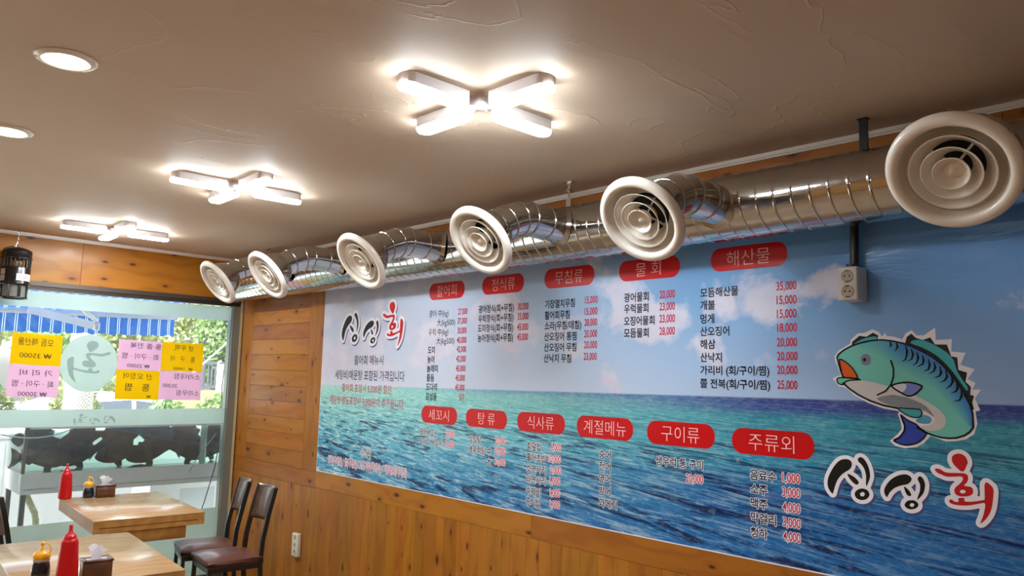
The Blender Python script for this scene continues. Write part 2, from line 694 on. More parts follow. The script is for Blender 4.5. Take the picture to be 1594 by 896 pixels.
PRICES = [
    ('27,000', 3.034, 3.121, 2.001, 0.037),
    ('37,000', 3.031, 3.12, 1.943, 0.0368),
    ('30,000', 3.032, 3.119, 1.884, 0.0367),
    ('40,000', 3.03, 3.121, 1.826, 0.0366),
    ('42,000', 3.033, 3.12, 1.769, 0.0365),
    ('42,000', 3.031, 3.12, 1.711, 0.0364),
    ('45,000', 3.031, 3.119, 1.653, 0.0362),
    ('45,000', 3.03, 3.117, 1.595, 0.0361),
    ('45,000', 3.03, 3.117, 1.537, 0.036),
    ('싯가', 3.066, 3.118, 1.48, 0.0423),
    ('30,000', 3.563, 3.649, 2.006, 0.0384),
    ('35,000', 3.564, 3.65, 1.95, 0.0382),
    ('45,000', 3.562, 3.651, 1.89, 0.0381),
    ('45,000', 3.564, 3.65, 1.834, 0.038),
    ('15,000', 4.066, 4.151, 2.016, 0.0376),
    ('15,000', 4.065, 4.15, 1.956, 0.0374),
    ('20,000', 4.065, 4.15, 1.899, 0.0373),
    ('20,000', 4.064, 4.15, 1.84, 0.0372),
    ('20,000', 4.064, 4.151, 1.783, 0.037),
    ('23,000', 4.063, 4.149, 1.723, 0.0369),
    ('20,000', 4.537, 4.622, 2.016, 0.0368),
    ('23,000', 4.536, 4.622, 1.958, 0.0367),
    ('23,000', 4.536, 4.622, 1.9, 0.0366),
    ('28,000', 4.536, 4.622, 1.841, 0.0364),
    ('35,000', 5.131, 5.219, 2.015, 0.0358),
    ('15,000', 5.131, 5.219, 1.956, 0.0356),
    ('15,000', 5.132, 5.217, 1.898, 0.0355),
    ('18,000', 5.132, 5.218, 1.84, 0.0353),
    ('20,000', 5.13, 5.217, 1.779, 0.0352),
    ('20,000', 5.13, 5.218, 1.721, 0.035),
    ('20,000', 5.129, 5.217, 1.664, 0.0349),
    ('25,000', 5.129, 5.216, 1.603, 0.0348),
]
SEA_LABELS = [
    ('광어세꼬시', 2.69, 2.871, 1.249, 0.0458),
    ('도다리 세꼬시', 2.688, 2.921, 1.191, 0.0454),
    ('싱싱탕', 3.175, 3.28, 1.237, 0.0446),
    ('생우럭탕 中', 3.173, 3.371, 1.178, 0.0441),
    ('大', 3.338, 3.374, 1.12, 0.0434),
    ('회덮밥', 3.662, 3.771, 1.236, 0.0438),
    ('활어초밥', 3.662, 3.807, 1.176, 0.0435),
    ('소면사리', 3.662, 3.807, 1.117, 0.0434),
    ('라면사리', 3.662, 3.807, 1.06, 0.0432),
    ('수제비', 3.662, 3.773, 0.997, 0.0432),
    ('공기밥', 3.662, 3.771, 0.941, 0.0431),
    ('숭어', 4.173, 4.248, 1.235, 0.0439),
    ('전어', 4.174, 4.248, 1.178, 0.0437),
    ('연어', 4.175, 4.247, 1.12, 0.0436),
    ('방어', 4.176, 4.248, 1.06, 0.0434),
    ('과메기', 4.176, 4.288, 1.0, 0.043),
    ('생우럭 통 구이', 4.517, 4.771, 1.237, 0.0411),
    ('음료수', 5.001, 5.117, 1.223, 0.0421),
    ('소주', 5.001, 5.078, 1.165, 0.0421),
    ('맥주', 5.002, 5.077, 1.107, 0.042),
    ('막걸리', 5.002, 5.114, 1.048, 0.0416),
    ('청하', 5.001, 5.076, 0.988, 0.0416),
]
SEA_PRICES = [
    ('27,000', 2.95, 3.036, 1.253, 0.0378),
    ('37,000', 2.95, 3.036, 1.193, 0.0377),
    ('20,000', 3.403, 3.49, 1.245, 0.0373),
    ('20,000', 3.401, 3.491, 1.188, 0.0372),
    ('30,000', 3.403, 3.491, 1.128, 0.037),
    ('6,000', 3.843, 3.913, 1.245, 0.0373),
    ('10,000', 3.827, 3.912, 1.184, 0.0372),
    ('2,000', 3.841, 3.914, 1.127, 0.0371),
    ('1,000', 3.839, 3.911, 1.07, 0.0369),
    ('1,000', 3.841, 3.912, 1.009, 0.0368),
    ('1,000', 3.843, 3.913, 0.951, 0.0366),
    ('20,000', 4.683, 4.771, 1.175, 0.0366),
    ('1,000', 5.145, 5.219, 1.227, 0.0364),
    ('3,000', 5.144, 5.219, 1.17, 0.0362),
    ('4,000', 5.144, 5.218, 1.11, 0.0361),
    ('3,000', 5.145, 5.218, 1.051, 0.0359),
    ('4,000', 5.145, 5.217, 0.995, 0.0358),
]
HEADINGS = [
    ('활어회', 2.735, 3.088, 2.086, 2.194, 2.813, 3.011),
    ('정식류', 3.251, 3.607, 2.09, 2.198, 3.335, 3.534),
    ('무침류', 3.769, 4.127, 2.093, 2.201, 3.847, 4.048),
    ('물 회', 4.289, 4.65, 2.094, 2.197, 4.392, 4.542),
    ('해산물', 4.815, 5.181, 2.1, 2.206, 4.896, 5.104),
    ('세꼬시', 2.7, 3.056, 1.308, 1.414, 2.775, 2.978),
    ('탕 류', 3.139, 3.497, 1.31, 1.415, 3.248, 3.395),
    ('식사류', 3.58, 3.939, 1.312, 1.418, 3.66, 3.86),
    ('계절메뉴', 4.022, 4.383, 1.312, 1.421, 4.068, 4.341),
    ('구이류', 4.466, 4.831, 1.311, 1.42, 4.547, 4.753),
    ('주류외', 4.916, 5.282, 1.306, 1.414, 4.994, 5.199),
]
INFO = [
    ('활어회 메뉴시', 1.881, 2.247, 1.702, 0.0676),
    ('세팅비/매운탕 포함된 가격입니다', 1.628, 2.499, 1.595, 0.0693),
]
INFO_RED = [
    ('활어회 포장시 5,000원 할인', 1.732, 2.356, 1.502, 0.0581),
    ('매운탕 별도포장시 3,000원이 추가됩니다.', 1.574, 2.511, 1.41, 0.0621),
]
ORIGIN = [
    ('원산지', 2.019, 2.143, 1.061, 0.0609),
]
ORIGIN_RED = [
    ('김치(국내산) / 쌀(국내산) / 고추가루(국내산) / 기장멸치(국내산)', 1.59, 2.568, 0.974, 0.0603),
]
LOGO = {
    'b1': [(5.351, 1.186), (5.338, 1.2), (5.332, 1.219), (5.335, 1.244), (5.348, 1.273), (5.366, 1.3), (5.384, 1.317), (5.402, 1.323), (5.419, 1.322), (5.428, 1.313), (5.428, 1.299), (5.42, 1.286), (5.406, 1.276), (5.388, 1.262), (5.372, 1.241), (5.362, 1.217), (5.356, 1.197)],
    'b2': [(5.411, 1.268), (5.422, 1.266), (5.438, 1.258), (5.45, 1.247), (5.453, 1.238), (5.446, 1.231), (5.435, 1.235), (5.423, 1.246), (5.414, 1.258)],
    'b3': [(5.452, 1.329), (5.462, 1.336), (5.474, 1.331), (5.486, 1.314), (5.494, 1.291), (5.496, 1.267), (5.49, 1.247), (5.481, 1.229), (5.48, 1.245), (5.481, 1.267), (5.476, 1.291), (5.464, 1.309), (5.454, 1.318)],
    'b5': [(5.554, 1.198), (5.547, 1.21), (5.546, 1.224), (5.555, 1.244), (5.572, 1.265), (5.596, 1.281), (5.619, 1.288), (5.634, 1.286), (5.643, 1.277), (5.641, 1.266), (5.629, 1.254), (5.608, 1.247), (5.585, 1.236), (5.568, 1.22), (5.559, 1.205)],
    'b6': [(5.616, 1.244), (5.626, 1.239), (5.636, 1.228), (5.64, 1.217), (5.635, 1.212), (5.626, 1.215), (5.62, 1.226), (5.617, 1.237)],
    'b7': [(5.665, 1.281), (5.672, 1.287), (5.681, 1.281), (5.688, 1.264), (5.687, 1.246), (5.681, 1.227), (5.669, 1.211), (5.66, 1.202), (5.663, 1.215), (5.67, 1.235), (5.671, 1.258), (5.665, 1.271)],
    'r1': [(5.779, 1.355), (5.782, 1.369), (5.795, 1.377), (5.809, 1.378), (5.823, 1.369), (5.829, 1.351), (5.824, 1.337), (5.817, 1.321), (5.807, 1.318), (5.793, 1.33), (5.783, 1.342)],
    'r2': [(5.722, 1.316), (5.73, 1.32), (5.742, 1.318), (5.753, 1.311), (5.767, 1.309), (5.792, 1.311), (5.817, 1.312), (5.827, 1.306), (5.828, 1.293), (5.822, 1.279), (5.815, 1.27), (5.836, 1.268), (5.842, 1.257), (5.839, 1.244), (5.824, 1.235), (5.802, 1.232), (5.787, 1.237), (5.783, 1.25), (5.788, 1.262), (5.801, 1.275), (5.81, 1.287), (5.812, 1.296), (5.804, 1.3), (5.784, 1.297), (5.76, 1.295), (5.744, 1.3), (5.731, 1.305)],
    'r3': [(5.766, 1.215), (5.774, 1.218), (5.782, 1.212), (5.795, 1.213), (5.794, 1.223), (5.804, 1.228), (5.814, 1.227), (5.815, 1.217), (5.838, 1.219), (5.87, 1.228), (5.876, 1.233), (5.877, 1.264), (5.878, 1.281), (5.884, 1.289), (5.896, 1.281), (5.904, 1.267), (5.901, 1.232), (5.896, 1.205), (5.888, 1.183), (5.875, 1.163), (5.86, 1.149), (5.867, 1.169), (5.874, 1.194), (5.876, 1.218), (5.857, 1.214), (5.829, 1.205), (5.801, 1.201), (5.776, 1.202), (5.766, 1.208)],
    'b4': [(5.492, 1.201), (5.49, 1.194), (5.486, 1.188), (5.48, 1.182), (5.472, 1.178), (5.464, 1.176), (5.455, 1.176), (5.448, 1.178), (5.442, 1.182), (5.438, 1.188), (5.437, 1.194), (5.438, 1.201), (5.443, 1.208), (5.449, 1.213), (5.456, 1.217), (5.465, 1.219), (5.473, 1.219), (5.481, 1.217), (5.487, 1.213), (5.49, 1.207)],
    'w4': [(5.475, 1.199), (5.473, 1.195), (5.47, 1.191), (5.466, 1.19), (5.461, 1.19), (5.458, 1.193), (5.457, 1.197), (5.458, 1.201), (5.462, 1.204), (5.466, 1.206), (5.47, 1.206), (5.474, 1.203)],
    'b8': [(5.663, 1.185), (5.662, 1.18), (5.658, 1.175), (5.653, 1.171), (5.646, 1.168), (5.639, 1.166), (5.632, 1.166), (5.626, 1.167), (5.621, 1.17), (5.617, 1.174), (5.616, 1.179), (5.618, 1.184), (5.621, 1.189), (5.627, 1.194), (5.633, 1.197), (5.64, 1.198), (5.647, 1.199), (5.654, 1.197), (5.659, 1.194), (5.662, 1.19)],
    'w8': [(5.65, 1.183), (5.648, 1.179), (5.646, 1.176), (5.642, 1.175), (5.638, 1.175), (5.635, 1.177), (5.634, 1.181), (5.636, 1.184), (5.638, 1.187), (5.642, 1.188), (5.646, 1.188), (5.649, 1.186)],
    'w9': [(5.819, 1.25), (5.817, 1.247), (5.814, 1.244), (5.809, 1.243), (5.805, 1.243), (5.802, 1.245), (5.801, 1.248), (5.802, 1.251), (5.805, 1.254), (5.81, 1.255), (5.814, 1.255), (5.818, 1.253)],
}
FISH = {
    'body': [(5.381, 1.714), (5.388, 1.727), (5.408, 1.743), (5.441, 1.76), (5.476, 1.771), (5.516, 1.779), (5.555, 1.781), (5.592, 1.776), (5.629, 1.767), (5.665, 1.752), (5.7, 1.733), (5.731, 1.714), (5.76, 1.688), (5.788, 1.653), (5.812, 1.615), (5.831, 1.579), (5.845, 1.548), (5.851, 1.516), (5.851, 1.473), (5.839, 1.455), (5.822, 1.442), (5.797, 1.432), (5.772, 1.429), (5.746, 1.43), (5.717, 1.437), (5.691, 1.447), (5.669, 1.46), (5.691, 1.464), (5.716, 1.471), (5.728, 1.487), (5.725, 1.503), (5.711, 1.516), (5.68, 1.527), (5.635, 1.527), (5.603, 1.527), (5.552, 1.535), (5.505, 1.55), (5.461, 1.571), (5.427, 1.594), (5.412, 1.609), (5.404, 1.609), (5.386, 1.612), (5.379, 1.625), (5.384, 1.634), (5.403, 1.638), (5.395, 1.661), (5.388, 1.686)],
    'back': [(5.441, 1.76), (5.476, 1.771), (5.516, 1.779), (5.555, 1.781), (5.592, 1.776), (5.629, 1.767), (5.665, 1.752), (5.7, 1.733), (5.731, 1.714), (5.76, 1.688), (5.788, 1.653), (5.812, 1.615), (5.831, 1.579), (5.845, 1.548), (5.851, 1.516), (5.851, 1.476)],
    'band': [(5.446, 1.752), (5.481, 1.742), (5.52, 1.732), (5.553, 1.721), (5.581, 1.702), (5.608, 1.682), (5.64, 1.663), (5.671, 1.647), (5.701, 1.631), (5.727, 1.613), (5.752, 1.59), (5.772, 1.563), (5.788, 1.541), (5.804, 1.519), (5.82, 1.497), (5.835, 1.473)],
    'mouth': [(5.391, 1.707), (5.412, 1.699), (5.434, 1.681), (5.449, 1.661), (5.46, 1.634), (5.433, 1.636), (5.405, 1.638), (5.396, 1.671)],
    'lip': [(5.379, 1.625), (5.384, 1.634), (5.405, 1.636), (5.448, 1.633), (5.47, 1.629), (5.428, 1.626), (5.41, 1.618), (5.404, 1.609), (5.386, 1.612)],
    'belly': [(5.41, 1.618), (5.428, 1.626), (5.473, 1.626), (5.521, 1.62), (5.573, 1.606), (5.619, 1.591), (5.664, 1.575), (5.703, 1.556), (5.737, 1.534), (5.76, 1.509), (5.765, 1.489), (5.758, 1.468), (5.739, 1.455), (5.713, 1.451), (5.687, 1.454), (5.669, 1.462), (5.705, 1.47), (5.725, 1.482), (5.727, 1.496), (5.715, 1.514), (5.68, 1.527), (5.635, 1.527), (5.59, 1.53), (5.543, 1.537), (5.495, 1.555), (5.447, 1.581)],
    'stripe': [(5.529, 1.559), (5.553, 1.569), (5.591, 1.575), (5.637, 1.567), (5.672, 1.554), (5.703, 1.537), (5.723, 1.51), (5.725, 1.501), (5.702, 1.518), (5.671, 1.528), (5.626, 1.529), (5.59, 1.534), (5.557, 1.543)],
    'pectoral': [(5.585, 1.609), (5.611, 1.619), (5.648, 1.623), (5.69, 1.611), (5.68, 1.593), (5.66, 1.577), (5.639, 1.573), (5.614, 1.586), (5.596, 1.597)],
    'pectoral_pale': [(5.587, 1.609), (5.611, 1.616), (5.634, 1.616), (5.635, 1.601), (5.621, 1.586), (5.601, 1.597)],
    'dorsal_dark': [(5.636, 1.766), (5.644, 1.791), (5.66, 1.802), (5.675, 1.786), (5.698, 1.778), (5.724, 1.787), (5.739, 1.761), (5.778, 1.76), (5.791, 1.718), (5.81, 1.714), (5.812, 1.67), (5.839, 1.661), (5.833, 1.629), (5.849, 1.611), (5.846, 1.584), (5.858, 1.58), (5.851, 1.557), (5.856, 1.535), (5.85, 1.532), (5.831, 1.579), (5.812, 1.615), (5.788, 1.653), (5.76, 1.688), (5.731, 1.714), (5.7, 1.733), (5.665, 1.752)],
    'dorsal_teal': [(5.655, 1.768), (5.675, 1.779), (5.711, 1.773), (5.745, 1.754), (5.779, 1.73), (5.799, 1.702), (5.806, 1.67), (5.825, 1.633), (5.839, 1.611), (5.836, 1.597), (5.813, 1.633), (5.789, 1.67), (5.756, 1.709), (5.723, 1.735), (5.688, 1.754)],
    'crest_dark': [(5.439, 1.756), (5.442, 1.775), (5.47, 1.798), (5.497, 1.794), (5.522, 1.809), (5.541, 1.798), (5.539, 1.781), (5.501, 1.777), (5.466, 1.768)],
    'crest_teal': [(5.449, 1.766), (5.474, 1.782), (5.507, 1.792), (5.533, 1.794), (5.536, 1.784), (5.496, 1.779), (5.461, 1.769)],
    'ventral': [(5.603, 1.527), (5.635, 1.527), (5.68, 1.526), (5.686, 1.508), (5.675, 1.497), (5.652, 1.497), (5.626, 1.507)],
    'tail': [(5.614, 1.503), (5.634, 1.486), (5.665, 1.472), (5.678, 1.458), (5.7, 1.441), (5.676, 1.411), (5.649, 1.398), (5.622, 1.394), (5.595, 1.401), (5.586, 1.409), (5.605, 1.42), (5.621, 1.441), (5.626, 1.46), (5.62, 1.481)],
    'hole': [(5.665, 1.486), (5.693, 1.507), (5.716, 1.498), (5.717, 1.485), (5.705, 1.476), (5.678, 1.476)],
    'outline': [(5.361, 1.632), (5.382, 1.643), (5.395, 1.646), (5.373, 1.701), (5.371, 1.72), (5.39, 1.743), (5.434, 1.768), (5.437, 1.783), (5.465, 1.808), (5.492, 1.81), (5.52, 1.822), (5.544, 1.811), (5.555, 1.793), (5.565, 1.808), (5.572, 1.795), (5.598, 1.792), (5.627, 1.782), (5.64, 1.804), (5.661, 1.815), (5.678, 1.795), (5.703, 1.795), (5.741, 1.822), (5.742, 1.777), (5.795, 1.779), (5.791, 1.735), (5.837, 1.73), (5.819, 1.688), (5.863, 1.673), (5.84, 1.638), (5.864, 1.625), (5.853, 1.602), (5.88, 1.603), (5.86, 1.571), (5.875, 1.532), (5.86, 1.526), (5.864, 1.486), (5.853, 1.449), (5.826, 1.429), (5.796, 1.421), (5.763, 1.417), (5.712, 1.433), (5.689, 1.405), (5.662, 1.389), (5.622, 1.382), (5.59, 1.388), (5.572, 1.405), (5.6, 1.432), (5.615, 1.452), (5.611, 1.48), (5.603, 1.504), (5.608, 1.516), (5.552, 1.523), (5.495, 1.542), (5.446, 1.568), (5.414, 1.597), (5.386, 1.602)],
    'eye': [(5.512, 1.706), (5.511, 1.699), (5.508, 1.693), (5.504, 1.688), (5.498, 1.685), (5.492, 1.684), (5.486, 1.685), (5.481, 1.688), (5.477, 1.693), (5.474, 1.699), (5.473, 1.706), (5.474, 1.712), (5.477, 1.719), (5.482, 1.724), (5.487, 1.727), (5.494, 1.728), (5.5, 1.727), (5.505, 1.723), (5.509, 1.719), (5.512, 1.712)],
    'pupil': [(5.494, 1.706), (5.493, 1.702), (5.491, 1.7), (5.488, 1.699), (5.485, 1.7), (5.482, 1.702), (5.482, 1.706), (5.483, 1.709), (5.485, 1.712), (5.488, 1.713), (5.491, 1.712), (5.494, 1.709)],
    'gill': [(5.585, 1.702), (5.593, 1.673), (5.592, 1.643), (5.583, 1.614), (5.563, 1.589), (5.532, 1.573)],
    'chin': [(5.403, 1.615), (5.427, 1.594), (5.461, 1.571), (5.505, 1.55), (5.552, 1.535), (5.603, 1.527)],
    'backline': [(5.381, 1.714), (5.388, 1.727), (5.408, 1.743), (5.441, 1.76), (5.476, 1.771), (5.516, 1.779), (5.555, 1.781), (5.592, 1.776), (5.629, 1.767), (5.665, 1.752), (5.7, 1.733), (5.731, 1.714), (5.76, 1.688), (5.788, 1.653), (5.812, 1.615), (5.831, 1.579), (5.845, 1.548), (5.851, 1.516), (5.851, 1.473), (5.839, 1.455), (5.822, 1.442), (5.797, 1.432), (5.772, 1.429), (5.746, 1.43), (5.717, 1.437), (5.691, 1.447), (5.669, 1.46)],
    'mouthline': [(5.381, 1.714), (5.388, 1.686), (5.395, 1.661), (5.403, 1.638)],
}
FISH_MARKS = [
    [(5.584, 1.773), (5.587, 1.763), (5.583, 1.751)],
    [(5.606, 1.771), (5.61, 1.755), (5.601, 1.736)],
    [(5.638, 1.757), (5.643, 1.736), (5.637, 1.707), (5.623, 1.698)],
    [(5.658, 1.745), (5.663, 1.726), (5.659, 1.709), (5.643, 1.699)],
    [(5.677, 1.733), (5.681, 1.714), (5.675, 1.695), (5.661, 1.685)],
    [(5.696, 1.721), (5.699, 1.702), (5.695, 1.69), (5.676, 1.68)],
    [(5.715, 1.707), (5.719, 1.688), (5.714, 1.671), (5.698, 1.664)],
    [(5.734, 1.697), (5.737, 1.678), (5.731, 1.664), (5.715, 1.655)],
    [(5.752, 1.681), (5.756, 1.66), (5.75, 1.648), (5.732, 1.641)],
    [(5.771, 1.667), (5.775, 1.646), (5.766, 1.632), (5.751, 1.625)],
    [(5.789, 1.649), (5.792, 1.628), (5.785, 1.614), (5.77, 1.604)],
    [(5.805, 1.624), (5.807, 1.605), (5.801, 1.594), (5.786, 1.589)],
    [(5.818, 1.597), (5.819, 1.578), (5.812, 1.564), (5.793, 1.559)],
]

# ------------------------------------------------------------------ shared materials
M_PINE = pine('varnished_pine')
M_GROOVE = plain('dark_groove', rgb(70, 36, 14), 0.8)
M_PLASTER = plaster('painted_plaster')
M_TRIM = plain('white_trim', rgb(222, 212, 200), 0.45)
M_CREAM = plain('cream_plastic', rgb(244, 236, 224), 0.28, vary=0.02, coat=0.3)
M_DUCT = galvanised('galvanised_steel')
M_DARKMETAL = plain('dark_metal', rgb(26, 26, 28), 0.4, 0.3)
M_BLACK = plain('black_plastic', rgb(16, 16, 18), 0.25, coat=0.4)
M_WHITEPL = plain('white_plastic', rgb(232, 230, 226), 0.35, vary=0.02)
M_BRONZE = plain('bronze_aluminium', rgb(84, 74, 66), 0.4, 0.5)
M_GREYALU = plain('grey_aluminium', rgb(138, 146, 138), 0.4, 0.4)
M_CHROME = plain('chrome', (0.75, 0.75, 0.75, 1), 0.12, 1.0)
M_FLOOR = plain('floor_tile', rgb(158, 130, 100), 0.35, vary=0.12, scale=3)

ROOM_X1, ROOM_Y0, CEIL = 10.0, -6.2, 2.6
FZ = -0.18

# ------------------------------------------------------------------ room shell
def board(mb, place, u0, u1, v0, v1, along_u, rnd, t=0.012, g=0.0012):
    """One plank; place(u, v, depth). Grain runs along u or v."""
    b = len(mb.v)
    vs = []
    for d in (t, 0.0):
        for (u, v) in ((u0 + g, v0 + g), (u1 - g, v0 + g), (u1 - g, v1 - g), (u0 + g, v1 - g)):
            vs.append(place(u, v, d))
    mb.add(vs, [(4, 5, 6, 7), (0, 1, 5, 4), (1, 2, 6, 5), (2, 3, 7, 6), (3, 0, 4, 7)])
    ou, ov = rnd.uniform(0, 40), rnd.uniform(0, 40)
    tn = (rnd.random(), rnd.random(), 0, 1)
    for k in range(8):
        u, v = ((u0, v0), (u1, v0), (u1, v1), (u0, v1))[k % 4]
        mb.uv[b + k] = (u + ou, v + ov) if along_u else (v + ou, u + ov)
        mb.tone[b + k] = tn

rnd = random.Random(11)
wb = MB()
PR = lambda u, v, d: (u, d, v)
board(wb, PR, 0.0, 0.21, 0.864, CEIL, False, rnd)
board(wb, PR, 1.205, 1.412, 0.864, CEIL, False, rnd)
zj = [0.864, 0.99, 1.115, 1.24, 1.366, 1.489, 1.617, 1.747, 1.876, 2.0, 2.12, 2.245, 2.37, 2.49, CEIL]
for a, b in zip(zj, zj[1:]):
    board(wb, PR, 0.21, 1.205, a, b, True, rnd)
board(wb, PR, 0.0, 1.412, 0.742, 0.864, True, rnd)
x = 0.0
while x < 1.40:
    w = rnd.choice((0.085, 0.1, 0.12))
    x1 = min(1.412, x + w)
    if 1.412 - x1 < 0.05:
        x1 = 1.412
    board(wb, PR, x, x1, FZ, 0.742, False, rnd, g=0.0007)
    x = x1
x = 1.412
while x < ROOM_X1:
    x1 = min(ROOM_X1, x + rnd.uniform(1.8, 2.6))
    board(wb, PR, x, x1, 0.75, 0.90, True, rnd)
    for a, b in ((0.90, 1.30), (1.30, 1.70), (1.70, 2.1), (2.1, 2.46), (2.46, CEIL)):
        board(wb, PR, x, x1, a, b, True, rnd)
    x = x1
x = 1.412
while x < ROOM_X1:
    x1 = min(ROOM_X1, x + rnd.choice((0.075, 0.095, 0.12)))
    board(wb, PR, x, x1, FZ, 0.75, False, rnd, g=0.0006)
    x = x1
wall = structure(wb.build('wall_right', M_PINE))
b = MB()
b.box((-0.2, 0.012, FZ), (ROOM_X1, 0.15, CEIL))
structure(b.build('wall_right_backing', M_GROOVE))

# window wall: header boards above the glazing, sill below, the far side plain
hb = MB()
PW = lambda u, v, d: (-d, u, v)
edges = [0.012, -1.35, -2.9, -4.4, ROOM_Y0]
for a, b_ in ((2.24, CEIL),):
    for y1, y0 in zip(edges, edges[1:]):
        board(hb, PW, y0, y1, a, b_, True, rnd)
structure(hb.build('wall_window', M_PINE))
b = MB()
b.box((-0.15, ROOM_Y0, 2.24), (-0.012, 0.15, 3.4))
structure(b.build('wall_window_backing', M_GROOVE))
M_CREAMWALL = plain('cream_wall', rgb(232, 226, 216), 0.7)
b = MB()
b.box((-0.15, ROOM_Y0, FZ), (0.0, -4.7, 2.24))
structure(b.build('wall_window_end', M_CREAMWALL))
b = MB()
b.box((ROOM_X1, ROOM_Y0, FZ), (ROOM_X1 + 0.1, 0.15, CEIL))
structure(b.build('wall_back', M_CREAMWALL))
b = MB()
b.box((-0.15, ROOM_Y0 - 0.1, FZ), (ROOM_X1 + 0.1, ROOM_Y0, CEIL))
structure(b.build('wall_left', plain('pine_panelling', rgb(190, 140, 76), 0.45, vary=0.12, scale=3)))
b = MB()
b.box((-0.15, ROOM_Y0 - 0.1, CEIL), (ROOM_X1 + 0.1, 0.15, CEIL + 0.12))
structure(b.build('ceiling', M_PLASTER))
b = MB()
b.box((-0.15, ROOM_Y0 - 0.1, FZ - 0.12), (ROOM_X1 + 0.1, 0.15, FZ))
structure(b.build('floor', M_FLOOR))
b = MB()
b.box((0.0, -0.016, CEIL - 0.018), (ROOM_X1, 0.0, CEIL - 0.0005))
b.box((0.0, -0.009, CEIL - 0.026), (ROOM_X1, 0.0, CEIL - 0.018))
structure(b.build('trim_1', M_TRIM))
b = MB()
b.box((0.0, ROOM_Y0, CEIL - 0.018), (0.016, -0.016, CEIL - 0.0005))
b.box((0.0, ROOM_Y0, CEIL - 0.026), (0.009, -0.016, CEIL - 0.018))
structure(b.build('trim_2', M_TRIM))
# pale strip where the window jamb meets the boards
b = MB()
b.box((0.0, -0.030, FZ), (0.012, -0.0125, 2.24))
structure(b.build('trim_3', plain('pale_bead', rgb(206, 178, 130), 0.4)))

# window frames and panes
def window(n, y0, y1):
    fr = MB()
    fr.box((-0.10, y0, 2.205), (0.004, y1, 2.24))
    fr.box((-0.085, y0, 2.192), (-0.010, y1, 2.205))
    fr.box((-0.07, y0, 2.176), (-0.020, y1, 2.192))
    fr.box((-0.10, y0, FZ), (0.004, y1, FZ + 0.05))
    root = structure(fr.build('window_%d' % n, M_BRONZE))
    j = MB()
    for a, b_ in ((y1 - 0.07, y1), (y0, y0 + 0.07)):
        j.box((-0.10, a, FZ + 0.05), (0.002, b_, 2.176))
        j.box((-0.03, a - 0.006, FZ + 0.05), (-0.02, b_ + 0.006, 2.176))
    structure(j.build('window_frame', M_GREYALU, root))
    p = MB()
    p.box((-0.028, y0 + 0.07, FZ + 0.05), (-0.022, y1 - 0.07, 2.176))
    structure(p.build('window_pane', M_GLASS, root))
M_GLASS = glass('window_glass', dust=0.03)
window(1, -2.75, -0.03)
window(2, -4.7, -2.75)

# outside ground
M_PAVE = plain('pavement', rgb(230, 228, 218), 0.8, vary=0.1, scale=5, bump=0.3)
b = MB()
b.box((-3.2, -14, -0.40), (-0.15, 14, -0.10))
structure(b.build('pavement', M_PAVE))
b = MB()
b.box((-40, -40, -0.40), (-3.2, 40, -0.22))
structure(b.build('road', plain('asphalt', rgb(150, 150, 150), 0.9, vary=0.15, scale=4)))

